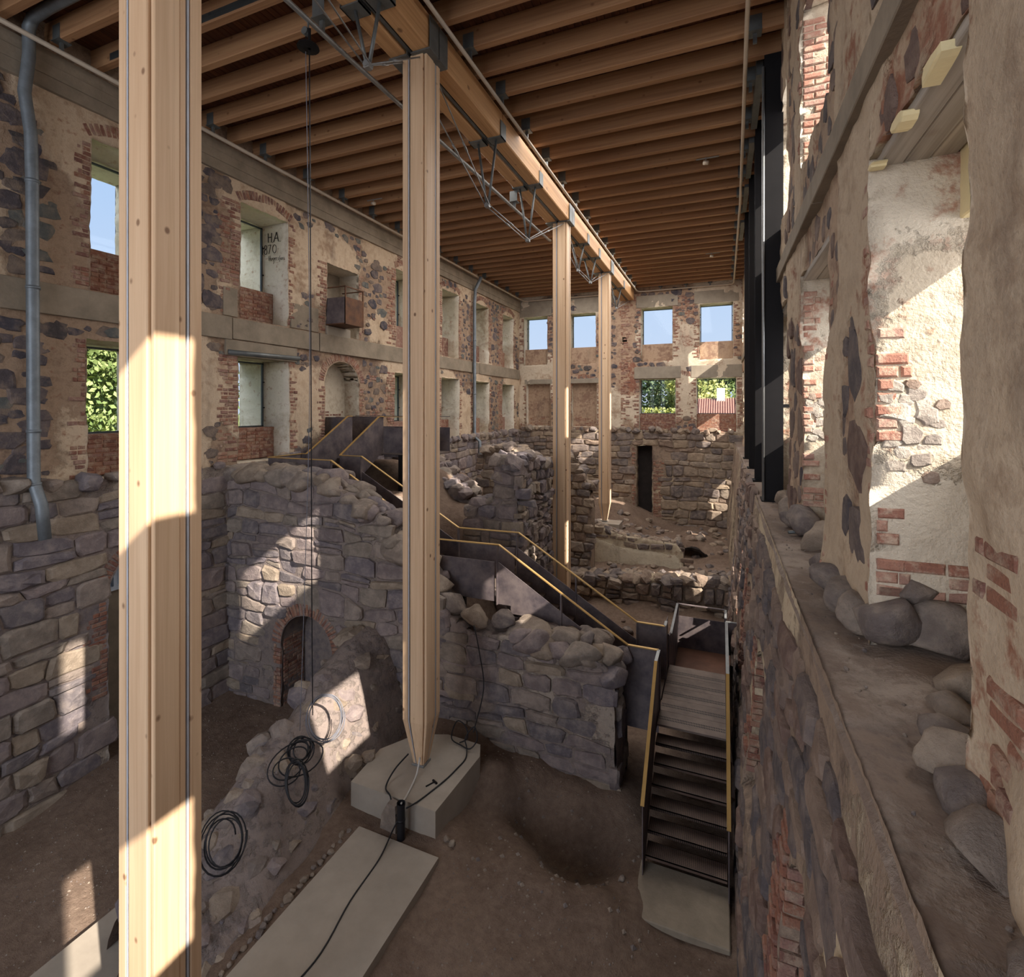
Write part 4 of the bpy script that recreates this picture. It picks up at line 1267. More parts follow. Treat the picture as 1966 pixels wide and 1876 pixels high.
for y in COLY:
    for (x0_, x1_) in ((-0.42, -0.10), (-0.02, 0.31)):
        b = MB()
        b.box((XC + x0_, y - 0.27, 5.44), (XC + x1_, y + 0.27, 5.465)); b.box((XC + x1_, y - 0.27, 5.44), (XC + x1_ + 0.016, y - 0.012, 5.95), 0.004); b.box((XC + x1_, y + 0.012, 5.44), (XC + x1_ + 0.016, y + 0.27, 5.95), 0.004)
        bpart(b, 'bracket', m_galv_d)
for (y0, pts) in ((2.9, [(6.98, 5.72)]),):
    pass
for a_, lst, c_ in ((2.9, (5.72,), 6.98), (6.98, (9.57, 11.94), 14.70), (14.70, (16.79, 18.51), 20.80), (20.80, (23.6,), 26.4)):
    for sx in (-1, 1):
        P = [(XC - 0.05 + sx * 0.16, a_ + 0.2, 5.40)] + [(XC - 0.05 + sx * 0.045, y, node_z(y)) for y in lst] + [(XC - 0.05 + sx * 0.16, c_ - 0.2, 5.40)]
        for i in range(len(P) - 1):
            b = MB(); b.tube([P[i], P[i + 1]], 0.012, 6)
            m = (Vector(P[i]) + Vector(P[i + 1])) / 2; d = (Vector(P[i + 1]) - Vector(P[i])).normalized() * 0.10
            b.tube([m - d, m + d], 0.022, 8)
            bpart(b, 'tie_rod', m_galv, smooth=True)

# ------------------------------------------------------------------ pipe rails under the roof, with hangers
def pipe_rail(pts, r, label, hangers, name='pipe_rail', mat=None):
    t = empty(name, pts[0]); tag(t, label, 'rail')
    o = Vector(pts[0])
    b = MB(); b.tube([Vector(p) - o for p in pts], r, 10); b.build('pipe', mat or m_rail, t, True)
    for (x, y) in hangers:
        b = MB(); p = Vector((x, y, pts[0][2])) - o
        b.box((p.x - 0.03, p.y - 0.02, p.z), (p.x + 0.03, p.y + 0.02, p.z + 0.16)); b.box((p.x - 0.10, p.y - 0.10, p.z + 0.155), (p.x + 0.10, p.y + 0.10, p.z + 0.17)); b.box((p.x - 0.10, p.y - 0.075, p.z + 0.16), (p.x + 0.10, p.y - 0.07, p.z + 0.42))
        b.build('hanger', m_galv_d, t)
    return t
zr = 5.86
pipe_rail([(XL + 0.34, NEAR0, zr), (XL + 0.34, 20.0, zr), (XL + 0.34, 26.05, zr), (XL + 0.38, 26.3, zr), (XL + 0.6, 26.42, zr), (-5.1, 26.42, zr)], 0.04, 'long pale pipe rail along the top of the left wall, turning onto the far wall',
          [(XL + 0.34, y) for y in JY[8::2] if y < 26])
pipe_rail([(-3.93, NEAR0, zr), (-3.93, 26.1, zr), (-3.85, 26.36, zr), (-3.6, 26.42, zr), (0.25, 26.42, zr), (0.48, 26.36, zr), (0.54, 26.1, zr), (0.50, 16.0, zr), (0.36, 8.5, zr), (0.30, 2.0, zr)], 0.035, 'pale pipe rail looping from beside the main beam round to the right wall',
          [(-3.93, y) for y in JY[8::2] if y < 26] + [(-2.8, 26.42), (-1.6, 26.42), (-0.5, 26.42)] + [(0.50, y) for y in JY[14::2] if y < 26])
pipe_rail([(-4.98, NEAR0, 5.02), (-4.95, 6.0, 5.02), (-4.78, 14.6, 5.02), (-4.75, 14.7, 5.02)], 0.035, 'grey conduit hung low beside the main beam, carrying the pulley', [(-4.95, 5.4), (-4.83, 12.0)], 'conduit', m_galv)
# pulley and its hoisting rope
t = empty('pulley_block', (-4.95, 5.15, 5.0)); tag(t, 'small black pulley block hanging from the grey conduit', 'pulley')
b = MB(); b.tube([(0, 0, 0), (0, 0, -0.18)], 0.012, 6); b.tube([(-0.04, -0.03, -0.12), (-0.04, 0.03, -0.12)], 0.05, 10); b.build('hook', m_galv_d, t)
b = MB(); b.tube([(0, 0, -0.32), (0, 0, -0.345), (0, 0, -0.36)], [0.13, 0.14, 0.06], 16); b.build('disc', m_black, t)
b = MB(); b.tube([(0.02, 0, -0.10), (0.02, 0, -0.36)], 0.02, 8); b.tube([(-0.05, 0.02, -0.10), (-0.06, 0.02, -0.36)], 0.008, 6); b.build('shackle', m_black, t)
# ------------------------------------------------------------------ ground
def ground(name, x0, x1, y0, y1, step, ctrl, amp, seed, mat, extra=None):
    xs = np.arange(x0, x1 + 1e-6, step); ys = np.arange(y0, y1 + 1e-6, step)
    Xg, Yg = np.meshgrid(xs, ys, indexing='ij')
    C = np.array(ctrl)
    d2 = (Xg[..., None] - C[:, 0]) ** 2 + (Yg[..., None] - C[:, 1]) ** 2 + 0.08
    w = 1 / d2 ** 1.7
    Z = (w * C[:, 2]).sum(-1) / w.sum(-1)
    Z = Z + amp * fbm(Xg, Yg, 0.3, 1.1, 4, seed) + amp * 0.35 * fbm(Xg, Yg, 0.3, 6.0, 3, seed + 9)
    if extra is not None: Z = Z + extra(Xg, Yg)
    idx = np.arange(Xg.size).reshape(Xg.shape)
    q = np.stack([idx[:-1, :-1], idx[1:, :-1], idx[1:, 1:], idx[:-1, 1:]], -1).reshape(-1, 4)
    o = link(name, mesh(name, np.stack([Xg, Yg, Z], -1).reshape(-1, 3), q, mat, True)); o['kind'] = 'structure'
    return o, (lambda x, y: float((lambda ww: (ww * C[:, 2]).sum() / ww.sum())(1 / ((x - C[:, 0]) ** 2 + (y - C[:, 1]) ** 2 + 0.08) ** 1.7) + amp * fbm(x, y, 0.3, 1.1, 4, seed) + amp * 0.35 * fbm(x, y, 0.3, 6.0, 3, seed + 9) + (float(extra(np.array(x), np.array(y))) if extra is not None else 0)))
ctrl_f = [(-10, 3, -6.62), (-10.2, 4.4, -6.6), (-10.2, 6, -6.4), (-10, 8, -6.38), (-9, 8.3, -6.4), (-7.6, 8.2, -6.4), (-8.5, 6.5, -6.42), (-8.6, 4.6, -6.55), (-7.6, 3.2, -6.62), (-8, 0, -6.6), (-7, 5.5, -6.5), (-6.9, 7.5, -6.45),
          (-5.1, 6.1, -5.98), (-4.9, 4.5, -6.0), (-4.2, 5.98, -6.0), (-4, 4, -6.03), (-3.35, 5.4, -6.06), (-3.3, 4.0, -6.1), (-4, 1, -6.1), (-3.55, 6.4, -5.98), (-3.4, 7.7, -5.75), (-4.4, 8.2, -5.7), (-3.0, 8.15, -5.95), (-2.2, 8.2, -6.1), (-1.5, 8.3, -6.15),
          (-2.3, 7.35, -6.9), (-2.75, 7.45, -6.72), (-1.7, 7.5, -6.95), (-1.9, 7.0, -6.85), (-3.05, 7.0, -6.2), (-2.75, 6.85, -6.2), (-2.55, 6.5, -6.05), (-2.05, 6.3, -6.0), (-1.5, 6.4, -6.08), (-1.15, 6.9, -6.3), (-1.1, 7.5, -6.5), (-2.0, 5.5, -6.22), (-1.2, 5.2, -6.34), (-0.5, 5.8, -6.4), (-0.4, 6.6, -6.42), (-0.9, 8.2, -6.5), (0, 8.2, -6.5), (0.1, 5, -6.4), (-1.5, 3, -6.3), (-0.5, 1, -6.3)]
gf, gz = ground('floor', -11.0, 0.75, -8.0, 8.95, 0.06, ctrl_f, 0.05, 91, m_soil)
ctrl_b = [(-0.9, 8.8, -6.5), (0.2, 8.8, -6.5), (-2.0, 8.9, -6.3), (-9.5, 10, -2.6), (-8.2, 11.4, -2.3), (-9.5, 13, -1.6), (-8, 13.2, -1.75), (-6.8, 13.0, -2.7), (-9.8, 17, -2.4), (-9.8, 22, -3.0), (-7.5, 16, -3.4), (-7.5, 20, -4.2), (-6.4, 11.2, -4.2), (-5.4, 14, -4.8), (-4.2, 10.8, -6.0), (-3.2, 12, -6.4), (-1.5, 11, -6.5), (0, 11.5, -6.5), (-2, 14.2, -6.5), (0, 14.5, -6.4),
          (-4.3, 15.9, -6.3), (-3.0, 15.9, -6.2), (-1.5, 15.9, -6.2), (0, 15.9, -6.1), (-4.2, 17, -5.55), (-3.0, 17, -5.45), (-1.5, 16.9, -5.3), (0, 16.9, -5.15), (-4, 18.4, -5.7), (-2, 18.4, -5.55), (0, 18.4, -5.25), (0, 19.6, -5.4), (-4, 22.5, -5.1), (-2.6, 22, -5.5), (-1.0, 21.5, -6.0), (0, 21, -5.6), (-1.08, 21.9, -5.25), (-1.0, 22.6, -5.45), (-0.3, 22.0, -5.5), (-1.7, 22.0, -5.4), (-1.1, 20.4, -6.1), (-2, 25, -5.75), (0, 25, -5.8), (-5, 25, -4.6), (-8, 25, -4.0)]
b = MB(); b.box((-12, NEAR0, -7.9), (1.5, 28, -7.6)); fb = b.build('floor_base', m_soil); fb['kind'] = 'structure'
gb, gzb = ground('floor_beyond', -11.0, 0.75, 8.7, 27.0, 0.11, ctrl_b, 0.14, 95, m_soil)

# ------------------------------------------------------------------ ruined partition walls
R6 = rs(16)
def ruin(name, fr, sr, zr_, step, top, T, mats, label, stones, smat, limit, rng, h=(0.03, 0.09), caps=(0.14, 0.26), opens=(), disp_amp=0.06, capmat=None, cap_n=None, capsub=1, skip=None, seed=101, group=None, pl=0.42):
    def disp(s, z): return disp_amp * fbm(s, z, 2.1, 0.9, 3, seed) + 0.03 * fbm(s, z, 4.4, 4.0, 2, seed + 4)
    o = wall(name, fr, sr, zr_, step, list(opens), disp, T, mats, top=top, attrs={'pl': flat0(pl), 'br': flat0(0.2)}, kind=None)
    tag(o, label, 'wall', group)
    for sgn, se in ((0, sr[0]), (1, sr[1])):   # end faces
        zz = np.linspace(zr_[0], float(top(np.array(se))), 12)
        n = len(zz)
        jx = 0.05 * np.array([float(vnoise(z * 2.3, se, 0, 7)) for z in zz])
        V = np.vstack([fr.P(se + jx, zz, 0.02 + jx * 0.3), fr.P(se + jx + 0.05 * np.sin(zz * 3), zz, -T * 0.5), fr.P(se + jx, zz, -T)])
        f = [(r * n + k, r * n + k + 1, (r + 1) * n + k + 1, (r + 1) * n + k) for r in (0, 1) for k in range(n - 1)]
        link('end_face', mesh('end_face', V, f, mats[0], True, None, {'pl': np.full(len(V), pl), 'br': np.full(len(V), 0.2)}), o)
    if stones: lay_stones(o, fr, stones, h, smat, rng, disp, limit=limit)
    n = cap_n or int((sr[1] - sr[0]) / 0.26)
    for k in range(n):
        s = sr[0] + (k + 0.3 + 0.4 * rng.rand()) * (sr[1] - sr[0]) / n
        if skip and skip[0] < s < skip[1]: continue
        for dn in ((-0.04, -T * 0.5, -T * 0.92) if T > 0.4 else (-T * 0.4,)):
            r = rng.uniform(*caps)
            p = fr.P(s + 0.08 * (rng.rand() - 0.5), float(top(np.array(s))) - r * 0.25, dn - 0.03)
            rock('cap_stone', tuple(p), (r * 1.3, r, r * 0.75), (capmat or smat) if rng.rand() < 0.6 else smat, rng, o, capsub)
    return o
# A: the cross wall with the brick arch, its top stepping down beside the stairs
TA = [(-10.6, -1.5), (-9.2, -1.40), (-7.7, -1.48), (-7.3, -1.7), (-6.6, -2.05), (-6.2, -2.15), (-6.0, -2.5), (-5.55, -2.75), (-5.1, -3.4), (-4.75, -3.85), (-4.2, -4.08), (-3.6, -4.05), (-3.3, -4.0), (-2.65, -4.04), (-2.1, -4.1), (-1.85, -4.18), (-1.6, -4.4)]
topA = lambda s: np.interp(s, [p[0] for p in TA], [p[1] for p in TA])
FA = Frame((0, 8.32, 0), (1, 0, 0), (0, -1, 0))
opA = [dict(r=(-8.72, -7.36, -6.6, -4.36), arch=1.0, d=0.65, blind=1)]
def keepA(s, z):
    if -9.05 < s < -7.05 and z < -4.12: return ((s + 8.04) ** 2 + (z + 5.04) ** 2 > 0.98 ** 2 and z > -5.04)
    return z < float(topA(np.array(s))) - 0.12 and s < -1.76
stA = courses(-10.4, -4.75, -6.6, -1.4, (0.20, 0.40), (0.32, 0.85), R6, 0.012, 0.09, keepA) + courses(-4.75, -1.62, -6.35, -3.6, (0.22, 0.36), (0.34, 0.8), R6, 0.016, 0.07, keepA)
wa = ruin('ruined_wall', FA, (-10.5, -1.58), (-6.9, -1.3), 0.1, topA, 0.66, [m_rub_l, m_rub_l, m_rub_l], 'ruined rubble cross wall with a low brick arched doorway, its top stepping down along the stairs', stA, m_stone_low, 290, R6, h=(0.02, 0.07), caps=(0.13, 0.30), capsub=2, skip=(-4.95, -3.45), opens=opA, capmat=m_stone_dust)
lay_stones(wa, FA, scatter(-9.2, -6.95, -5.2, -3.95, (0.06, 0.17), 60, R6, lambda s, z, r: (s + 8.04) ** 2 + (z + 5.04) ** 2 > (0.97 + r * 0.8) ** 2 and z < -4.1 + r * 0.2), (0.02, 0.05), m_stone_low, R6, limit=60)
lay_bricks(wa, FA, arch_bricks(-8.04, -5.04, 0.69, 0.25, 0.0, math.pi) + brick_zone(-7.34, -7.1, -6.6, -5.05, R6, 0.05, 0.05) + [(2 * -8.73 - s, z, w, h, g) for (s, z, w, h, g) in brick_zone(-8.73, -8.5, -6.6, -5.05, R6, 0.05, 0.05)], m_brick, R6, lambda s, z: np.array(0.03), limit=150)
FA2 = Frame((-8.72, 0, 0), (0, 1, 0), (1, 0, 0))
lay_bricks(wa, FA2, brick_zone(8.36, 8.95, -6.5, -4.9, R6, 0.03, 0.04), m_brick, R6, depth=0.012, limit=60)
b = MB(); b.box((-8.9, 9.6, -6.9), (-7.2, 9.7, -4.0)); b.box((-8.95, 8.95, -6.9), (-8.85, 9.7, -4.0)); b.box((-7.25, 8.95, -6.9), (-7.15, 9.7, -4.0)); b.build('blocking', m_dark, wa)  # dark sheets behind the arch, the gloom inside put into their colour
b = MB(); b.box((-7.95, 9.3, -6.5), (-7.90, 9.33, -4.5)); b.box((-8.6, 9.3, -5.35), (-7.4, 9.33, -5.28)); b.build('grille', m_steel, wa)
FAE = Frame((-1.60, 0, 0), (0, 1, 0), (1, 0, 0))
lay_stones(wa, FAE, courses(8.34, 8.96, -6.5, -4.3, (0.22, 0.36), (0.3, 0.6), R6, 0.014, 0.05, lambda s, z: 8.4 < s < 8.9 and z < -4.55), (0.04, 0.09), m_stone_low, R6, limit=20)
# big boulders lying loose on the lower part of that wall
for (x, y, z, sz, lab, sd_) in ((-4.78, 8.66, -3.72, (0.30, 0.24, 0.2), 'large grey boulder on the ruined wall, half behind the timber column', 3), (-4.16, 8.5, -3.86, (0.26, 0.23, 0.18), 'round pale split boulder on top of the ruined wall below the stair', 2), (-3.64, 8.6, -3.88, (0.19, 0.22, 0.18), 'angular boulder with a sunlit edge next to the round split boulder', 5),
                                (-2.1, 8.6, -3.93, (0.13, 0.12, 0.1), 'small round stone pair on the low wall beside the stair panel', 4), (-1.72, 8.62, -4.14, (0.2, 0.2, 0.16), 'dark boulder at the low end of the ruined wall', 6)):
    o = link('boulder', rock_mesh(m_stone_dust, sd_, 2), None, (x, y, z)); o.scale = sz; o.rotation_euler = (0, 0, sd_ * 1.3); tag(o, lab, 'boulder')

# B: the low mound of wall that runs towards the viewer left of the concrete slab
ys = np.arange(3.75, 8.5, 0.06)
crest = np.interp(ys, [1.5, 3.5, 4.4, 5.2, 5.9, 6.5, 7.0, 7.6, 8.4], [-5.75, -5.65, -5.55, -5.22, -5.12, -4.98, -4.60, -4.40, -4.25])
prof_x = np.array([-5.02, -5.12, -5.22, -5.34, -5.46, -5.58, -5.72, -5.86, -6.0, -6.16, -6.32, -6.46, -6.58, -6.68, -6.76, -6.82])
prof_t = np.array([-0.12, 0.03, 0.16, 0.32, 0.48, 0.64, 0.78, 0.89, 0.96, 1.0, 0.97, 0.86, 0.66, 0.4, 0.15, -0.05])
Yg = np.repeat(ys[:, None], len(prof_x), 1)
shift = np.interp(ys, [1.5, 5.0, 6.3, 8.4], [0.12, 0.05, -0.22, -0.3])[:, None]
Xg = prof_x[None, :] + shift
base_z = np.where(prof_x[None, :] > -6.1, -6.08, -6.55)
Zg = base_z + (crest[:, None] - base_z) * prof_t[None, :]
nz = fbm(Xg, Yg, Zg, 1.6, 4, 111)
Xg = Xg + 0.10 * nz; Zg = Zg + 0.07 * fbm(Xg, Yg, Zg, 2.3, 3, 112)
idx = np.arange(Yg.size).reshape(Yg.shape)
q = np.stack([idx[:-1, :-1], idx[1:, :-1], idx[1:, 1:], idx[:-1, 1:]], -1).reshape(-1, 4)
wb_ = link('ruined_wall', mesh('ruined_wall', np.stack([Xg, Yg, Zg], -1).reshape(-1, 3), q, m_rub_l, True, None, {'pl': np.full(Yg.size, 0.45), 'br': np.full(Yg.size, 0.2)}))
tag(wb_, 'low broken rubble wall with cable coils on its crest, running beside the pale slab', 'wall')
for k in range(190):
    i = R6.randint(len(ys)); y = ys[i]
    if y > 6.2 and R6.rand() < 0.55: continue
    j = R6.randint(1, 11)
    r = R6.uniform(0.06, 0.21)
    r = r * 1.35 if R6.rand() < 0.3 else r
    rock('stone', (Xg[i, j] - 0.6 * r, y, Zg[i, j] - 0.55 * r), (r * R6.uniform(0.8, 1.2), r * R6.uniform(0.9, 1.5), r * R6.uniform(0.6, 0.9)), m_stone_low if R6.rand() < 0.6 else m_stone_dust, R6, wb_)

# C: thick stub of rubble wall beyond the stairs, left of the third column
TC = [(-6.15, -4.2), (-6.05, -3.0), (-5.9, -2.4), (-5.35, -2.3), (-5.2, -1.75), (-5.0, -1.45), (-4.6, -1.32)]
topC = lambda s: np.interp(s, [p[0] for p in TC], [p[1] for p in TC])
FC = Frame((0, 11.7, 0), (1, 0, 0), (0, -1, 0))
wc = ruin('ruined_wall', FC, (-6.1, -4.62), (-6.6, -1.2), 0.1, topC, 0.5, [m_rub_l, m_rub_l, m_rub_l], 'stub of rubble wall behind the far handrail, its left edge broken and stepped', courses(-6.0, -4.65, -6.3, -1.5, (0.18, 0.36), (0.26, 0.6), R6, 0.014, 0.07, lambda s, z: z < float(topC(np.array(s))) - 0.1), m_stone_low, 90, R6, seed=121)
topC2 = lambda s: np.interp(s, [11.7, 12.6, 13.6, 14.6, 15.0], [-1.3, -1.25, -1.5, -1.55, -2.0])
FC2 = Frame((-4.66, 0, 0), (0, 1, 0), (1, 0, 0))
wc2 = ruin('ruined_wall', FC2, (11.72, 14.25), (-6.6, -1.2), 0.12, topC2, 0.6, [m_rub_l, m_rub_l, m_rub_l], 'tall rough rubble wall face running back from the stub to the third timber column', courses(11.75, 14.2, -6.4, -1.5, (0.14, 0.32), (0.2, 0.5), R6, 0.014, 0.08, lambda s, z: z < float(topC2(np.array(s))) - 0.1), m_stone_low, 260, R6, h=(0.06, 0.16), seed=131)
# D: brick-faced pier against the left, seen over the mid landing
TD = [(-7.9, -1.5), (-7.0, -1.35), (-6.3, -1.5), (-5.7, -2.2), (-5.5, -2.9)]
topD = lambda s: np.interp(s, [p[0] for p in TD], [p[1] for p in TD])
FD = Frame((0, 16.6, 0), (1, 0, 0), (0, -1, 0))
wd = ruin('ruined_wall', FD, (-7.9, -5.5), (-6.0, -1.2), 0.14, topD, 0.7, [m_rub_f, m_rub_f, m_rub_f], 'weathered brown pier of old masonry standing behind the rubble stub', courses(-7.9, -5.6, -5.5, -1.6, (0.2, 0.36), (0.3, 0.7), R6, 0.014, 0.06, lambda s, z: z < float(topD(np.array(s))) - 0.15), m_stone_far, 60, R6, h=(0.02, 0.07), seed=141)
TD2 = [(-10.4, -1.4), (-9.2, -1.6), (-8.4, -2.0), (-7.4, -2.9), (-6.0, -3.3)]
topD2 = lambda s: np.interp(s, [p[0] for p in TD2], [p[1] for p in TD2])
FD2 = Frame((0, 14.6, 0), (1, 0, 0), (0, -1, 0))
wd2 = ruin('ruined_wall', FD2, (-10.4, -6.0), (-6.0, -1.2), 0.14, topD2, 0.7, [m_rub_l, m_rub_l, m_rub_l], 'rubble slope of broken wall against the left wall beyond the upper stair', courses(-10.3, -6.1, -5.5, -1.6, (0.16, 0.32), (0.22, 0.55), R6, 0.014, 0.09, lambda s, z: z < float(topD2(np.array(s))) - 0.12), m_stone_low, 120, R6, seed=151)
topI = lambda s: np.interp(s, [-9.0, -8.0, -7.4, -6.9, -6.7], [-2.0, -2.05, -2.2, -2.35, -2.9])
FI = Frame((0, 13.15, 0), (1, 0, 0), (0, -1, 0))
wi = ruin('ruined_wall', FI, (-8.8, -6.72), (-6.6, -1.8), 0.13, topI, 0.7, [m_rub_l, m_rub_l, m_rub_l], 'dark shaded masonry face left of the rubble stub, over the middle stair landing', courses(-8.7, -6.8, -6.2, -2.2, (0.22, 0.42), (0.3, 0.75), R6, 0.01, 0.07, lambda s, z: z < float(topI(np.array(s))) - 0.1), m_stone_low, 80, R6, h=(0.02, 0.06), seed=146)
# E: low wall with pale plaster, the farthest column stands on it
TE = [(-5.0, -3.5), (-4.75, -3.9), (-4.4, -4.3), (-3.9, -4.45), (-3.4, -4.6), (-2.7, -4.65), (-2.0, -4.7), (-1.45, -4.75), (-1.2, -5.1)]
topE = lambda s: np.interp(s, [p[0] for p in TE], [p[1] for p in TE])
FE = Frame((0, 18.7, 0), (1, 0, 0), (0, -1, 0))
def plE(s, z): return 0.62 + 0.3 * fbm(s, z, 9.1, 0.8, 2, 5) - 0.75 * sstep(-0.5, -0.25, z - topE(s))
we = wall('ruined_wall', FE, (-4.98, -1.22), (-6.5, -3.3), 0.09, [], lambda s, z: 0.04 * fbm(s, z, 1, 1.2, 3, 161) + 0.03 * sstep(0.46, 0.56, plE(s, z)), 0.5, [m_plaster_low, m_plaster_low, m_rub_f], top=topE, attrs={'pl': plE, 'br': flat0(0.3)}, kind=None)
tag(we, 'low ruined wall with pale plaster on its face, under the farthest timber column', 'wall')
lay_stones(we, FE, courses(-4.9, -1.3, -6.2, -3.7, (0.16, 0.3), (0.25, 0.55), R6, 0.02, 0.05, lambda s, z: float(topE(np.array(s))) - 0.32 < z < float(topE(np.array(s))) - 0.1), (0.03, 0.07), m_stone_far, R6, limit=60)
for k in range(26):
    s = -4.9 + k * 0.142
    for dy in (0.12, 0.36): rock('cap_stone', (s + R6.rand() * 0.1, 18.75 + dy, float(topE(np.array(s))) - 0.06), R6.uniform(0.1, 0.2), m_stone_far, R6, we)
for (x0_, x1_) in ((-4.98, -4.93), (-1.27, -1.22)):
    MB().box((x0_, 18.75, -6.4), (x1_, 19.2, float(topE(np.array((x0_ + x1_) / 2))) - 0.05)).build('end_face', m_stone_far, we)
# G: rubble pier right of the third column, upright behind it
TG = [(-5.0, -1.4), (-4.6, -1.9), (-4.2, -2.6), (-3.95, -3.9), (-3.8, -5.0)]
topG = lambda s: np.interp(s, [p[0] for p in TG], [p[1] for p in TG])
FG = Frame((0, 16.9, 0), (1, 0, 0), (0, -1, 0))
wg = ruin('ruined_wall', FG, (-5.3, -4.05), (-6.5, -1.2), 0.12, topG, 0.6, [m_rub_f, m_rub_f, m_rub_f], 'ragged rubble pier just right of the third timber column', courses(-5.2, -4.1, -6.3, -1.6, (0.18, 0.34), (0.24, 0.5), R6, 0.014, 0.08, lambda s, z: z < float(topG(np.array(s))) - 0.1), m_stone_far, 70, R6, seed=171)
# F: low revetment of field stones behind the lower landing
topF = lambda s: np.interp(s, [-4.6, -3.9, -2.5, -1.2, 0.4], [-5.42, -5.40, -5.28, -5.15, -5.02])
FFr = Frame((0, 16.2, 0), (1, 0, 0), (0, -1, 0))
wfr = ruin('ruined_wall', FFr, (-4.6, 0.45), (-7.0, -4.95), 0.12, topF, 0.5, [m_rub_f, m_rub_f, m_rub_f], 'low revetment of rounded field stones just behind the lower stair landing', courses(-4.5, 0.4, -6.9, -5.05, (0.2, 0.38), (0.26, 0.6), R6, 0.016, 0.07, lambda s, z: z < float(topF(np.array(s))) - 0.05), m_stone_far, 120, R6, h=(0.08, 0.18), seed=181)
# H: vaulted hollow in the bank beyond, a dark mouth under a brick lip
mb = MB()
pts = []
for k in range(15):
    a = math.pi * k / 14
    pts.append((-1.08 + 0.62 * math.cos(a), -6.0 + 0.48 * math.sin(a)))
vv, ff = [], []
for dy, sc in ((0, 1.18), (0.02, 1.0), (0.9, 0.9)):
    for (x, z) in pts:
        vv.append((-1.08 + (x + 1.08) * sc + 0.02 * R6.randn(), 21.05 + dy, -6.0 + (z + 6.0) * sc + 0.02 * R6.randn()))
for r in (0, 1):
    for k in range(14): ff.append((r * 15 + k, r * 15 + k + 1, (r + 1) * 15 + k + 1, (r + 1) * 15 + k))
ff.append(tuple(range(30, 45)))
vh = link('vault_mouth', mesh('vault_mouth', vv, ff, m_dark)); tag(vh, 'dark low vault mouth broken open in the bank near the far right', 'vault')  # whole hollow coloured dark to stand for the shade within
vh.hide_render = False

for (x0_, x1_, y0_, y1_, n, a, b_) in ((-9.8, -6.0, 13.9, 26.0, 60, 0.12, 0.28), (-4.2, 0.2, 16.6, 18.5, 50, 0.05, 0.14), (-4.4, 0.3, 21.2, 25.8, 70, 0.06, 0.2), (-3.6, 0.2, 11.2, 15.0, 30, 0.06, 0.14), (-8.9, -7.0, 10.4, 11.6, 10, 0.1, 0.2)):
    for k in range(n):
        x, y, r = R6.uniform(x0_, x1_), R6.uniform(y0_, y1_), R6.uniform(a, b_)
        rock('stone', (x, y, gzb(x, y) + 0.1 * r), (r * 1.2, r, r * 0.7), m_stone_far if x > -5 else m_stone_low, R6, gb)
# ------------------------------------------------------------------ concrete blocks and slabs
def block(name, a, b_, label, mat, cat='block', c=0.012):
    o = MB().box(a, b_, c).build(name, mat); tag(o, label, cat); return o
t = MB()
t.prism([(-5.15, 6.22), (-3.68, 6.20), (-3.60, 7.45), (-3.72, 7.72), (-4.35, 7.75), (-4.85, 7.55), (-5.2, 7.0)], 2, -6.35, -5.615)
o = t.build('concrete_block', m_slab); tag(o, 'pale concrete foundation block under the tapered timber column', 'block')
t = MB(); t.prism([(-4.84, 1.5), (-3.50, 1.5), (-3.47, 5.93), (-4.78, 5.95)], 2, -6.2, -5.965)
o = t.build('concrete_slab', m_slab); tag(o, 'long pale concrete slab lying on the earth, a cable running across it', 'slab')
t = MB(); t.prism([(-7.15, 1.2), (-5.3, 1.2), (-5.3, 4.08), (-7.1, 4.12)], 2, -6.8, -6.32)
o = t.build('concrete_slab', m_slab); tag(o, 'dusty concrete slab at the foot of the nearest column, at the lower left', 'slab')
block('concrete_block', (-4.8, 20.42, -5.3), (-3.75, 21.2, -4.63), 'small concrete block under the farthest column', m_slab)
block('concrete_block', (-4.60, 14.40, -6.6), (-4.05, 15.0, -6.12), 'concrete block under the third timber column, hidden behind the stairs', m_slab)
block('concrete_step', (-1.04, 6.50, -6.62), (0.10, 7.36, -6.335), 'concrete starting step at the foot of the steel stairs', m_concrete_d, 'step')

# ------------------------------------------------------------------ steel stairs
st = empty('steel_staircase', (-0.45, 7.2, -6.33)); tag(st, 'black steel staircase with brass handrails climbing over the ruined walls', 'staircase')
so = Vector((-0.45, 7.2, -6.33))
def sp(mb, name, mat, parent=st, smooth=False):
    return link(name, mesh(name, [tuple(Vector(p) - (so if parent is st else so)) for p in mb.v], mb.f, mat, smooth), parent)
XA, XB = -0.99, 0.09      # sides of the first flight
# treads of the first flight
for k in range(6):
    z = -6.33 + 0.17 * (k + 1); y = 7.24 + 0.232 * k
    b = MB(); b.box((XA + 0.02, y, z - 0.012), (XB - 0.02, y + 0.262, z)); b.box((XA + 0.02, y, z - 0.045), (XB - 0.02, y + 0.008, z)); b.box((XA + 0.02, y + 0.254, z - 0.045), (XB - 0.02, y + 0.262, z))
    sp(b, 'tread', m_tread)
m_deck = mat_simple('landing_steel', S(112, 98, 90), 0.6, 0.2, 0.25, 3.0, 0.15)
def deck_mat():
    M = Mat('landing_plate', 0.6, 0.2, 0.35)
    p = M.pos(); s = M.n('SeparateXYZ', {0: p})
    fy = M.math('PINGPONG', M.math('ADD', s.outputs[1], -8.62), 0.2)
    fx = M.math('PINGPONG', s.outputs[0], 0.0125)
    line = M.math('MULTIPLY', M.math('LESS_THAN', M.math('ABSOLUTE', M.math('SUBTRACT', fy, 0.17)), 0.02), M.math('LESS_THAN', fx, 0.007))
    n1 = M.noise(p, 3.0, 5, 0.6)
    M.color(M.mix(line, M.mix(M.mask(n1, 0.35, 0.65), S(96, 82, 74), S(120, 104, 94)), S(16, 14, 14)))
    return M.m
m_lplate = deck_mat()
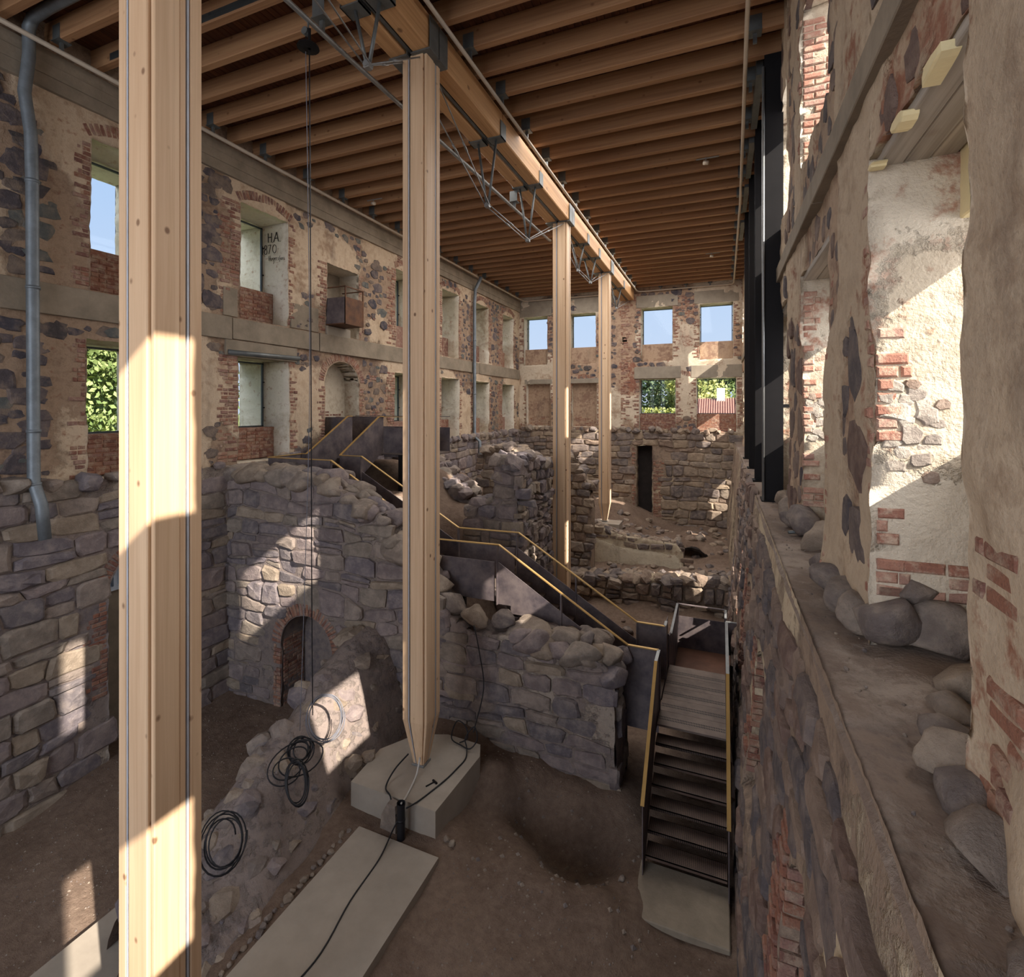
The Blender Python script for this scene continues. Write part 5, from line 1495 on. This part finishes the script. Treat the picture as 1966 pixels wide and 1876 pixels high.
for k in range(5):
    b = MB(); b.box((XA + 0.02, 8.62 + k * 0.416, -5.175), (XB - 0.02, 8.62 + k * 0.416 + 0.413, -5.14), 0.003); sp(b, 'landing_plate', m_lplate)
m_red = mat_simple('rusty_tread_steel', S(112, 78, 62), 0.65, 0.15, 0.3, 3.0, 0.15)
for k in range(3):
    b = MB(); b.box((XA + 0.02, 10.70 + 0.26 * k, -5.34 - 0.17 * k), (XB - 0.02, 10.98 + 0.26 * k, -5.31 - 0.17 * k)); b.box((XA + 0.02, 10.70 + 0.26 * k, -5.34 - 0.17 * k), (XB - 0.02, 10.71 + 0.26 * k, -5.15 - 0.17 * k)); sp(b, 'tread', m_red)
b = MB(); b.box((XA + 0.02, 11.46, -5.86), (0.45, 13.1, -5.82)); sp(b, 'landing_plate', m_red)
def panel(poly, axis, a, thick, name='balustrade_panel', mat=None):
    b = MB(); b.prism(poly, axis, a - thick / 2, a + thick / 2); return sp(b, name, mat or m_steel)
def handrail(pts, w=0.05, h=0.018, mat=None):
    b = MB()
    for i in range(len(pts) - 1):
        b.bar(pts[i], pts[i + 1], w, h)
    return sp(b, 'handrail', mat or m_brass)
# first flight and lower landing, both sides
TH = 0.012
def flight1(x):
    panel([(7.10, -5.39), (8.62, -4.15), (8.62, -5.26), (7.24, -6.40), (7.10, -6.33)], 0, x, TH)
    handrail([(x, 7.08, -5.385), (x, 8.64, -4.135)])
    handrail([(x, 8.64, -4.14), (x, 9.06, -4.14)], mat=m_galv)
flight1(XA); flight1(XB)
panel([(8.62, -4.15), (9.06, -4.15), (9.06, -5.26), (8.62, -5.26)], 0, XA, TH)
panel([(8.62, -4.15), (10.7, -4.15), (10.7, -5.26), (8.62, -5.26)], 0, XB, TH)
handrail([(XB, 9.06, -4.14), (XB, 10.72, -4.14)], mat=m_galv)
panel([(10.1, -4.15), (10.62, -4.15), (10.62, -5.3), (10.1, -5.3)], 0, XA, TH)
handrail([(XA, 10.1, -4.14), (XA, 10.34, -4.14)], mat=m_galv)
panel([(10.62, -4.6), (11.5, -4.78), (13.1, -4.78), (13.1, -5.95), (11.5, -5.95), (10.62, -5.4)], 0, XA, TH)
handrail([(XA, 11.3, -4.77), (XA, 13.1, -4.77)], mat=m_galv)
panel([(XA, -5.06), (XB, -5.06), (XB, -5.95), (XA, -5.95)], 1, 13.1, TH)
handrail([(XA, 13.1, -4.77), (XB, 13.1, -4.77)], mat=m_steel)
panel([(10.7, -4.9), (12.6, -4.9), (12.6, -5.9), (10.7, -5.9)], 0, XB, TH)
handrail([(XB, 12.6, -4.77), (XB, 13.1, -4.77)], mat=m_galv)
panel([(XB, -4.86), (0.42, -4.86), (0.42, -5.6), (XB, -5.6)], 1, 12.6, TH)
handrail([(XB, 12.6, -4.85), (0.45, 12.6, -4.85)], mat=m_galv)
for (x, y, z0, z1) in ((XA, 13.1, -5.9, -4.77), (XB, 13.1, -5.9, -4.77), (XA, 9.06, -5.3, -4.14), (XA, 10.1, -5.3, -4.14), (XA, 10.62, -5.5, -4.5)):
    b = MB(); b.box((x - 0.03, y - 0.012, z0), (x + 0.03, y + 0.012, z1)); sp(b, 'post', m_steel)
# second flight with its two landings, climbing away to the left
YN, YFAR = 9.06, 10.10
RZ = [(-0.99, -4.14), (-1.51, -4.14), (-3.97, -2.64), (-5.40, -2.66), (-8.05, -1.17), (-9.92, -1.17)]
def rail_z(x): return float(np.interp(-x, [-p[0] for p in RZ], [p[1] for p in RZ]))
def side(y, near):
    handrail([(x, y, z) for x, z in RZ[:-1]] + [((-9.92 if near else -8.70), y, -1.17)])
    panel([(-0.99, -4.15), (-1.51, -4.15), (-1.51, -5.55), (-0.99, -5.55)], 1, y, TH)
    # lower slope: panel with a sawtooth underside at its upper end
    g = 0.34
    panel([(-1.51, -4.15 - g), (-2.74, -3.40 - g), (-2.74, -4.75), (-1.51, -5.55)], 1, y, TH)
    saw = [(-2.74, -3.40 - g), (-3.97, -2.64 - g), (-4.02, -2.66 - g), (-4.02, -3.78), (-3.72, -3.78), (-3.72, -3.93), (-3.44, -3.93), (-3.44, -4.10), (-3.1, -4.10), (-2.74, -4.75)]
    panel(saw, 1, y, TH)
    panel([(-4.06, -2.98), (-5.36, -2.98), (-5.36, -3.74), (-4.06, -3.74)], 1, y, TH)
    panel([(-5.40, -2.66 - g), (-6.70, -1.93 - g), (-6.70, -3.05), (-5.40, -3.75)], 1, y, TH)
    panel([(-6.72, -1.92 - g), (-8.03, -1.20 - g), (-8.03, -2.45), (-6.72, -3.02)], 1, y, TH)
    if near: panel([(-8.05, -1.18), (-9.92, -1.18), (-9.92, -2.4), (-8.05, -2.4)], 1, y, TH)
    else: panel([(-8.05, -1.18), (-8.70, -1.18), (-8.70, -2.4), (-8.05, -2.4)], 1, y, TH)
    for x in (-1.51, -2.72, -4.0, -5.40, -6.71, -8.06):
        b = MB(); b.box((x - 0.012, y - 0.035, rail_z(x) - 1.15), (x + 0.012, y + 0.035, rail_z(x) - 0.01)); sp(b, 'post', m_steel)
side(YN, True); side(YFAR, False)
for (xa, za, n, dx, dz) in ((-1.51, -5.14, 8, 0.307, 0.187), (-5.42, -3.64, 8, 0.33, 0.187)):
    for k in range(n):
        b = MB(); b.box((xa - dx * (k + 1), YN + 0.02, za + dz * (k + 1) - 0.04), (xa - dx * k, YFAR - 0.02, za + dz * (k + 1))); sp(b, 'tread', m_tread)
b = MB(); b.box((-5.42, YN + 0.02, -3.68), (-3.95, YFAR - 0.02, -3.64)); sp(b, 'landing_plate', m_deck)
b = MB(); b.box((-1.51, YN + 0.02, -5.18), (-0.99, YFAR - 0.02, -5.14)); sp(b, 'landing_plate', m_deck)
b = MB(); b.box((-9.92, YN + 0.02, -2.2), (-8.05, YFAR + 0.05, -2.16)); sp(b, 'landing_plate', m_deck)
for (x, y) in ((-5.2, 9.2), (-5.2, 9.95), (-1.6, 9.2)):
    b = MB(); b.box((x - 0.05, y - 0.05, -6.4), (x + 0.05, y + 0.05, rail_z(x) - 1.0)); sp(b, 'leg', m_black)
# third flight up to the doorway platform
for x in (-9.77, -8.70):
    panel([(10.1, -1.18), (11.66, -0.25), (11.85, -0.25), (11.85, -1.32), (11.66, -1.32), (10.1, -2.3)], 0, x, TH)
    handrail([(x, 10.1, -1.17), (x, 11.66, -0.24), (x, 11.85, -0.24)])
panel([(-9.77, -1.18), (-9.92, -1.18), (-9.92, -2.4), (-9.77, -2.4)], 1, YFAR, TH)
panel([(9.06, -1.18), (10.1, -1.18), (10.1, -2.4), (9.06, -2.4)], 0, -9.92, TH)
handrail([(-9.92, 9.06, -1.17), (-9.92, 10.1, -1.17), (-9.77, 10.1, -1.17)])
for k in range(6):
    b = MB(); b.box((-9.75, 10.12 + 0.27 * k, -2.04 + 0.155 * k), (-8.72, 10.4 + 0.27 * k, -2.0 + 0.155 * k)); sp(b, 'tread', m_tread)
b = MB(); b.box((-10.4, 11.75, -1.28), (-7.2, 12.95, -1.24)); sp(b, 'landing_plate', m_deck)
panel([(-10.9, -0.27), (-9.6, -0.27), (-9.6, -1.3), (-10.9, -1.3)], 1, 12.93, TH)
handrail([(-10.5, 12.93, -0.25), (-7.2, 12.93, -0.25)], mat=m_steel)
panel([(-9.55, -0.56), (-7.2, -0.56), (-7.2, -1.3), (-9.55, -1.3)], 1, 12.93, TH)
panel([(-8.68, -0.56), (-7.2, -0.56), (-7.2, -1.36), (-8.68, -1.36)], 1, 11.85, TH)
handrail([(-8.70, 11.85, -0.25), (-7.2, 11.85, -0.25)])
panel([(-10.9, -0.27), (-9.8, -0.27), (-9.8, -1.3), (-10.9, -1.3)], 1, 11.80, TH)
b = MB(); b.box((-8.1, 11.7, -4.0), (-8.0, 12.9, -1.28)); sp(b, 'leg', m_black)

# ------------------------------------------------------------------ balcony of rusty steel in the doorway of the upper storey
t = empty('balcony', (XL, 11.92, 2.35)); tag(t, 'small rusty steel balcony box in a doorway of the left wall', 'balcony')
bo = Vector((XL, 11.92, 2.35))
def bp(b, name, mat): return link(name, mesh(name, [tuple(Vector(p) - bo) for p in b.v], b.f, mat), t)
x1, y0_, y1_ = -9.75, 11.54, 12.33
bp(MB().box((XL - 0.1, y0_, 2.36), (x1, y1_, 2.39)), 'floor_plate', m_steel_rust)
bp(MB().box((XL - 0.1, y0_, 2.39), (x1, y0_ + 0.01, 3.12)), 'side_panel', m_steel)
bp(MB().box((XL - 0.1, y1_ - 0.01, 2.39), (x1, y1_, 3.12)), 'side_panel', m_steel_rust)
bp(MB().box((x1 - 0.01, y0_ + 0.03, 2.39), (x1, y1_ - 0.03, 3.12)), 'front_panel', m_steel_rust)
for y in (y0_, y1_ - 0.03): bp(MB().box((x1 - 0.03, y, 2.36), (x1 + 0.005, y + 0.03, 3.42)), 'post', m_steel_rust)
bp(MB().box((x1 - 0.03, y0_, 3.40), (x1 + 0.005, y1_, 3.43)), 'top_rail', m_steel_rust)
for y in (y0_, y1_ - 0.03): bp(MB().box((XL - 0.1, y, 3.40), (x1, y + 0.03, 3.43)), 'top_rail', m_steel_rust)
MB().box((XL - 0.2, 11.5, 1.95), (XL + 0.06, 12.5, 2.34), 0.01).build('concrete_band', m_concrete, wl)

# ------------------------------------------------------------------ steel columns along the ledge
for k, y in enumerate((9.9, 12.45, 14.95, 17.8)):
    t = empty('steel_column', (0.825, y, -1.6)); tag(t, ['nearest black steel column on the ledge, with a pipe on its flank', 'second black steel column along the ledge, just behind the nearest', 'third black steel column along the ledge', 'farthest black steel column along the ledge'][k], 'column', 'black steel columns on the ledge')
    H = 7.95
    b = MB(); b.box((-0.145, -0.15, 0.03), (0.145, -0.132, H)); b.build('flange', m_black, t)
    b = MB(); b.box((-0.145, 0.132, 0.03), (0.145, 0.15, H)); b.build('flange', m_black, t)
    b = MB(); b.box((-0.008, -0.132, 0.03), (0.008, 0.132, H)); b.build('web', m_black, t)
    b = MB(); b.box((-0.19, -0.2, 0.0), (0.19, 0.2, 0.03)); b.build('base_plate', m_black, t)
    for z in (1.6, 4.35, 6.9):
        b = MB(); b.box((0.145, -0.12, z), (0.34, -0.06, z + 0.06)); b.build('wall_tie', m_black, t)
    if k == 0:
        b = MB(); b.tube([(-0.165, -0.20, 0.02), (-0.165, -0.20, 7.4)], 0.022, 8); b.build('pipe', m_galv, t, True)
    MB().box((0.58, y + 0.25, 5.95), (0.70, y + 2.2, 6.30)).build('duct', m_galv_d, t).location = (-0.825, -y, 1.6)

# ------------------------------------------------------------------ rainwater pipes
def pipe(name, pts, r, label, joints):
    t = empty(name, pts[-1]); o = Vector(pts[-1]); tag(t, label, 'pipe')
    b = MB(); b.tube([Vector(p) - o for p in pts], r, 14); b.build('tube', m_zinc, t, True)
    for p in joints:
        q = Vector(p) - o
        b = MB(); b.tube([q, q + Vector((0, 0, 0.05))], r * 1.12, 14); b.build('collar', m_zinc, t, True)
    return t
pipe('downpipe', [(-7.6, 4.66, 6.24), (-9.7, 4.66, 6.22), (-10.1, 4.66, 6.18), (XL + 0.2, 4.66, 6.05), (XL + 0.21, 4.66, 5.6), (XL + 0.21, 4.60, 5.0), (XL + 0.21, 4.68, 4.4), (XL + 0.21, 4.70, 3.6), (XL + 0.21, 4.72, -1.2), (XL + 0.38, 4.74, -1.55), (XL + 0.44, 4.76, -2.1)], 0.085, 'thick zinc downpipe on the near left wall, ending over the cellar rubble',
     [(XL + 0.21, 4.70, 3.6), (XL + 0.21, 4.71, 1.9), (XL + 0.21, 4.72, -0.4), (XL + 0.22, 4.72, -1.25)])
pipe('downpipe', [(XL + 0.5, 20.69, 5.85), (XL + 0.2, 20.69, 5.3), (XL + 0.16, 20.69, 4.7), (XL + 0.16, 20.69, -1.3), (XL + 0.42, 20.69, -1.5), (XL + 0.42, 20.69, -2.8)], 0.075, 'slim distant downpipe with a kink, between the far windows of the left wall', [(XL + 0.16, 20.69, 3.0), (XL + 0.16, 20.69, 0.6)])
t = MB(); t.box((-9.9, 5.64, 6.05), (-6.0, 5.76, 6.2), 0.01); o = t.build('cable_tray', m_galv_d); tag(o, 'galvanised cable tray under the roof at the upper left, beside a joist', 'tray')

# ------------------------------------------------------------------ cables and coils
def spiral(c, rx, ry, rz, turns, n, rng, jit=0.02):
    return [(c[0] + rx * math.cos(a) * (1 + jit * math.sin(a * 0.37 + 1)), c[1] + ry * math.sin(a) * (1 + jit * math.cos(a * 0.53)), c[2] + rz * math.sin(a + 0.6) + 0.008 * (a / 6.28)) for a in [2 * math.pi * turns * k / n for k in range(n + 1)]]
def cable(name, pts, r, mat, label, cat='cable', smooth_pts=True):
    if smooth_pts:
        P = [Vector(p) for p in pts]; Q = []
        for i in range(len(P) - 1):
            p0, p1, p2, p3 = P[max(i - 1, 0)], P[i], P[i + 1], P[min(i + 2, len(P) - 1)]
            for k in range(5):
                u = k / 5
                Q.append(0.5 * ((2 * p1) + (-p0 + p2) * u + (2 * p0 - 5 * p1 + 4 * p2 - p3) * u * u + (-p0 + 3 * p1 - 3 * p2 + p3) * u ** 3))
        Q.append(P[-1]); pts = Q
    b = MB(); b.tube(pts, r, 6); o = b.build(name, mat, None, True); tag(o, label, cat); return o
R7 = rs(17)
def coil(c, rx, ry, turns, n, nrm, jit, sag=0.0):
    """loops lying on the slope whose normal is nrm, each turn a little off the last"""
    N = Vector(nrm).normalized(); e1 = Vector((0, 0, 1)).cross(N).normalized(); e2 = N.cross(e1)
    out = []
    offs = [(R7.uniform(-jit, jit), R7.uniform(-jit, jit), R7.uniform(1 - jit * 2, 1 + jit * 2)) for _ in range(int(turns) + 2)]
    for k in range(n + 1):
        a = 2 * math.pi * turns * k / n; i = int(a / 6.28319); u = a / 6.28319 - i
        o = [offs[i][q] * (1 - u) + offs[i + 1][q] * u for q in range(3)]
        p = Vector(c) + e1 * (rx * (math.cos(a) * o[2] + o[0] * 2)) + e2 * (ry * (math.sin(a) * o[2] + o[1] * 2)) + N * (0.012 * a / 6.28 + 0.02 * math.sin(a * 1.3))
        out.append(p)
    return out
NS = (0.72, -0.45, 0.55)
cable('cable_coil', coil((-5.66, 6.24, -4.80), 0.27, 0.33, 5, 120, NS, 0.05), 0.007, m_cable_g, 'grey cable coil leaning on the crest of the low wall below the rope', 'coil', False)
cable('cable_coil', coil((-5.66, 5.74, -4.98), 0.16, 0.16, 6, 120, NS, 0.14), 0.010, m_cable, 'topmost tangle of black cable on the low rubble wall', 'coil', False)
cable('cable_coil', coil((-5.60, 5.52, -5.06), 0.25, 0.18, 3, 80, NS, 0.30), 0.010, m_cable, 'wide loose black loops between the two tighter black coils', 'coil', False)
cable('cable_coil', coil((-5.46, 5.46, -5.22), 0.14, 0.27, 5, 110, NS, 0.06), 0.010, m_cable, 'lowest black cable coil hanging down the face of the low wall', 'coil', False)
cable('cable_coil', coil((-5.62, 4.46, -5.30), 0.20, 0.26, 5, 110, NS, 0.12), 0.009, m_cable, 'black cable coil just right of the nearest column', 'coil', False)
cable('hoist_rope', [(-4.93, 5.15, 4.62), (-5.35, 5.62, 0.5), (-5.68, 5.98, -2.6), (-5.85, 6.18, -4.75)], 0.008, m_cable, 'long dark hoisting rope hanging from the pulley to the coil', 'rope')
cable('hoist_rope', [(-4.99, 5.15, 4.62), (-5.5, 5.75, 0.5), (-5.88, 6.05, -2.6), (-5.98, 6.05, -4.95)], 0.005, m_cable_g, 'thinner pale line hanging beside the dark hoisting rope', 'rope')
cable('power_cable', [(-4.52, 6.80, -5.40), (-4.60, 6.55, -5.50), (-4.58, 6.30, -5.59), (-4.40, 6.16, -5.58), (-4.32, 6.10, -5.72), (-4.2, 6.06, -5.72), (-4.13, 6.03, -5.52)], 0.012, m_cable, 'black cable looping from the column foot into the upright conduit')
cable('power_cable', [(-4.31, 6.80, -5.40), (-4.28, 6.66, -5.56), (-4.24, 6.45, -5.60), (-4.2, 6.25, -5.60), (-4.15, 6.08, -5.54), (-4.13, 6.03, -5.52)], 0.014, m_cable_w, 'pale cable bundle from the column foot over the concrete block')
cable('power_cable', [(-4.05, 6.04, -5.56), (-3.98, 6.3, -5.60), (-3.85, 6.75, -5.60), (-3.80, 7.05, -5.60), (-3.78, 7.3, -5.60), (-3.86, 7.5, -5.58), (-3.95, 7.62, -5.5), (-3.84, 7.72, -5.35), (-3.72, 7.6, -5.45), (-3.80, 7.5, -5.57), (-4.0, 7.55, -5.59), (-4.2, 7.6, -5.55), (-4.18, 7.75, -5.35), (-4.02, 7.76, -5.4), (-3.95, 7.7, -5.55), (-4.05, 7.6, -5.595)], 0.011, m_cable, 'black cable with two loops on the back edge of the concrete block')
cable('power_cable', [(-3.82, 7.66, -5.40), (-3.84, 8.10, -4.9), (-3.92, 8.10, -4.3), (-4.02, 8.10, -3.85), (-4.06, 8.18, -3.95)], 0.010, m_cable, 'black cable hanging down the masonry right of the column')
cable('power_cable', [(-4.2, 6.12, -5.75), (-4.24, 5.97, -5.90), (-4.18, 5.6, -5.954), (-4.15, 5.0, -5.954), (-4.05, 4.4, -5.954), (-4.08, 3.8, -5.954), (-4.02, 2.0, -5.954)], 0.010, m_cable, 'thin dark cable running along the pale slab to the bottom edge')
b = MB(); b.tube([(-4.13, 6.03, -6.05), (-4.13, 6.03, -5.50)], 0.055, 14, cap=False); b.tube([(-4.13, 6.03, -5.75), (-4.13, 6.03, -5.72)], 0.059, 14); b.tube([(-4.13, 6.03, -5.53), (-4.13, 6.03, -5.50)], 0.06, 14, cap=False)
o = b.build('conduit_stub', m_cable, None, True); tag(o, 'short black plastic conduit standing against the concrete block', 'conduit')
b = MB(); b.prism([(-4.52, -6.08), (-4.24, -6.08), (-4.25, -5.62), (-4.38, -5.60), (-4.48, -5.78)], 1, 6.06, 6.17); o = b.build('stone_slab', m_stone_dust); tag(o, 'upright flat stone leaning on the concrete block', 'stone')
b = MB(); b.tube([(0.98, 7.36, -1.555), (0.78, 7.30, -1.57)], 0.022, 8); o = b.build('pipe_offcut', m_galv_d, None, True); tag(o, 'short dark offcut of pipe lying on the ledge', 'pipe')
b = MB(); b.tube([(-4.05, 6.55, -5.605), (-3.98, 6.68, -5.605)], 0.010, 6); b.tube([(-4.02, 6.70, -5.605), (-3.93, 6.66, -5.605)], 0.016, 6); o = b.build('hammer', m_black); tag(o, 'small dark hammer lying on the concrete block', 'hammer')
# loose stones on the earth
for (x, y, s, lab) in ((-3.42, 6.2, 0.055, 'small stone on the earth right of the concrete block, the right one of a pair'), (-3.52, 6.22, 0.04, 'smallest stone of the pair right of the concrete block'), (-1.95, 6.75, 0.045, 'pale pebble on the rim of the pit'), (-1.25, 6.95, 0.045, 'pale pebble on the rim of the pit nearest the stairs'),
                       (-5.05, 6.52, 0.14, 'broken stone against the left end of the concrete block'), (-4.98, 6.75, 0.12, 'upper broken stone against the left end of the concrete block')):
    z = -5.62 + s * 0.3 if 'left end' in lab else gz(x, y) + s * 0.4
    if 'left end' in lab: x -= 0.27
    o = rock('loose_stone', (x, y, z), s, m_stone_dust, R7); tag(o, lab, 'stone')
pv, pf = [], []
for k in range(3200):   # scattered gravel on the ground: nobody could count it
    x, y = R7.uniform(-10.2, 0.1), R7.uniform(2.0, 8.2)
    if -5.3 < x < -3.3 and y < 7.8: continue
    if -7.2 < x < -5.2 or (-1.1 < x and y > 6.4): continue
    s = R7.uniform(0.006, 0.02) * (2.2 if -3.2 < x < -0.9 and 6.0 < y < 7.9 and R7.rand() < 0.5 else 1); z = gz(x, y)
    n = len(pv)
    pv += [(x + s, y, z), (x, y + s, z), (x - s, y, z), (x, y - s, z), (x + s * 0.2, y, z + s * 0.9)]
    pf += [(n, n + 1, n + 4), (n + 1, n + 2, n + 4), (n + 2, n + 3, n + 4), (n + 3, n, n + 4)]
o = link('gravel', mesh('gravel', pv, pf, m_stone_dust)); o['kind'] = 'stuff'; o['label'] = 'scattered gravel over the earth floor'
for k in range(26):    # stones along the edge of the pale slab
    y = 3.6 + k * 0.09
    rock('edge_stone', (-4.93 + R7.rand() * 0.06, y, -6.0), R7.uniform(0.025, 0.06), m_stone_dust, R7, wb_)

# ------------------------------------------------------------------ small spotlights on the joists
for (x, y, lab) in ((-9.3, 12.2, 'small white spotlight on a joist near the left wall'), (-0.35, 13.2, 'white spotlight on a joist near the right wall, nearer one'), (-0.35, 21.4, 'white spotlight on a joist near the right wall, distant one')):
    t = empty('spotlight', (x, y, 6.0)); tag(t, lab, 'lamp')
    b = MB(); b.tube([(0, 0, 0.03), (0, 0, -0.06)], 0.012, 6); b.box((-0.22, -0.012, -0.005), (0.3, 0.012, 0.015)); b.build('bracket', m_galv, t)
    b = MB(); b.tube([(-0.05, 0, -0.09), (0.06, -0.02, -0.12)], 0.05, 12); b.build('head', m_rail, t, True)

# ------------------------------------------------------------------ outside
R8 = rs(18)
m_grass = mat_simple('grass', S(112, 124, 70), 0.95, 0, 0.3, 1.2, 0.3, col2=S(140, 140, 84))
b = MB(); b.box((-90, YF + 1.6, -1.6), (60, 130, -1.5)); o = b.build('lawn', m_grass); o['kind'] = 'structure'
b = MB(); b.box((-90, -20, -3.1), (XL - 1.6, YF + 1.6, -3.0)); o = b.build('lawn_beside', m_grass); o['kind'] = 'structure'
def leaf_mat(name, a, b_):
    M = Mat(name, 0.7, 0, 0.2); r = M.n('NewGeometry').outputs['Random Per Island']
    M.color(M.ramp(r, [(0.0, a), (1.0, b_)])); return M.m
m_leaf = leaf_mat('leaf_green', S(96, 116, 66), S(160, 170, 110)); m_leaf2 = leaf_mat('leaf_yellow_green', S(132, 142, 76), S(192, 188, 118)); m_leaf3 = leaf_mat('leaf_dark', S(62, 82, 58), S(110, 122, 88))
m_bark = mat_simple('bark', S(92, 78, 64), 0.95, 0, 0.3, 4.0, 0.5)
def tree(x, y, z0, h, r, mat, label, n=2600, s0=0.16, s1=0.36):
    t = empty('tree', (x, y, z0)); tag(t, label, 'tree', 'trees outside the hall')
    b = MB(); b.tube([(0, 0, 0), (0.1, 0.05, h * 0.4), (0.0, 0.1, h * 0.75)], [0.28, 0.2, 0.08], 8); b.build('trunk', m_bark, t, True)
    lumps = [(R8.uniform(-0.7, 0.7) * r, R8.uniform(-0.7, 0.7) * r, h * R8.uniform(0.15, 0.9), r * R8.uniform(0.3, 0.55)) for _ in range(16)]
    v, f = [], []
    for k in range(n):
        lx, ly, lz, lr = lumps[R8.randint(len(lumps))]
        d = R8.randn(3); d /= np.linalg.norm(d)
        p = np.array([lx, ly, lz]) + d * lr * R8.uniform(0.7, 1.0)
        u = R8.randn(3); u /= np.linalg.norm(u); w = np.cross(d, u); s = R8.uniform(s0, s1)
        m = len(v)
        v += [tuple(p - u * s), tuple(p - w * s * 0.6), tuple(p + u * s), tuple(p + w * s * 0.6)]
        f.append((m, m + 1, m + 2, m + 3))
    o = link('crown', mesh('crown', v, f, mat), t); o['kind'] = 'stuff'
tree(-32, 14.5, -3.0, 11.5, 5.2, m_leaf, 'broad green tree filling the near left lower window', 26000, 0.10, 0.2)
tree(-36, 20.0, -3.0, 10.0, 4.6, m_leaf, 'second green tree beyond the left wall, behind the broad one', 9000, 0.14, 0.28)
tree(-38, 27.5, -3.0, 9.5, 4.4, m_leaf, 'green tree beyond the left wall, farther along')
for (x, y, h, r, m, lab) in ((-9.5, 62, 7.0, 4.0, m_leaf3, 'dark bushy tree seen through the left one of the two low far windows'), (-4.5, 70, 9.0, 4.4, m_leaf2, 'yellow green tree in the low far window, centre'), (-1.0, 66, 7.5, 3.6, m_leaf3, 'dark green tree in the right part of the left low far window'), (2.8, 64, 8.0, 4.2, m_leaf, 'green tree behind the red roof, left'), (-2.6, 58, 6.6, 3.4, m_leaf2, 'yellow tree behind the white chimney'), (7.0, 66, 8.4, 4.2, m_leaf, 'green tree behind the red roof, right'), (-14, 66, 7, 4, m_leaf, 'green tree at the far left outside')):
    tree(x, y, -1.5, h, r, m, lab, 4200)
t = empty('hedge', (-6.2, 46, -1.5)); tag(t, 'low clipped yellow hedge outside the left low far window', 'hedge')
v, f = [], []
for k in range(1500):
    p = np.array([R8.uniform(-3.2, 3.2), R8.uniform(-0.5, 0.5), R8.uniform(0.1, 1.5)]); u = R8.randn(3); u /= np.linalg.norm(u); w = np.cross(u, R8.randn(3)); w /= np.linalg.norm(w); m = len(v)
    v += [tuple(p - u * 0.12), tuple(p - w * 0.08), tuple(p + u * 0.12), tuple(p + w * 0.08)]; f.append((m, m + 1, m + 2, m + 3))
o = link('foliage', mesh('foliage', v, f, m_leaf2), t); o['kind'] = 'stuff'
t = empty('house', (1.6, 48, -1.5)); tag(t, 'low house with a red tiled roof and white chimney beyond the far wall', 'house')
m_tile = mat_simple('red_roof_tile', S(178, 130, 114), 0.85, 0, 0.2, 3.0, 0.3); m_white = mat_simple('white_render', S(226, 222, 214), 0.9, 0, 0.06, 3, 0.1)
MB().box((-4.6, 0.6, 0), (6, 5.4, 0.9)).build('wall', m_white, t)
b = MB(); b.prism([(0.2, 0.8), (3.0, 2.35), (5.8, 0.8)], 0, -5.0, 6.4); rf = b.build('roof', m_tile, t)
for k in range(57):
    x = -5.0 + k * 0.2
    b = MB(); b.bar((x, 0.16, 0.82), (x, 3.0, 2.39), 0.09, 0.12); b.build('tile_roll', m_tile, rf)
MB().box((-2.0, 2.5, 1.6), (-1.3, 3.2, 3.3), 0.02).build('chimney', m_white, t)
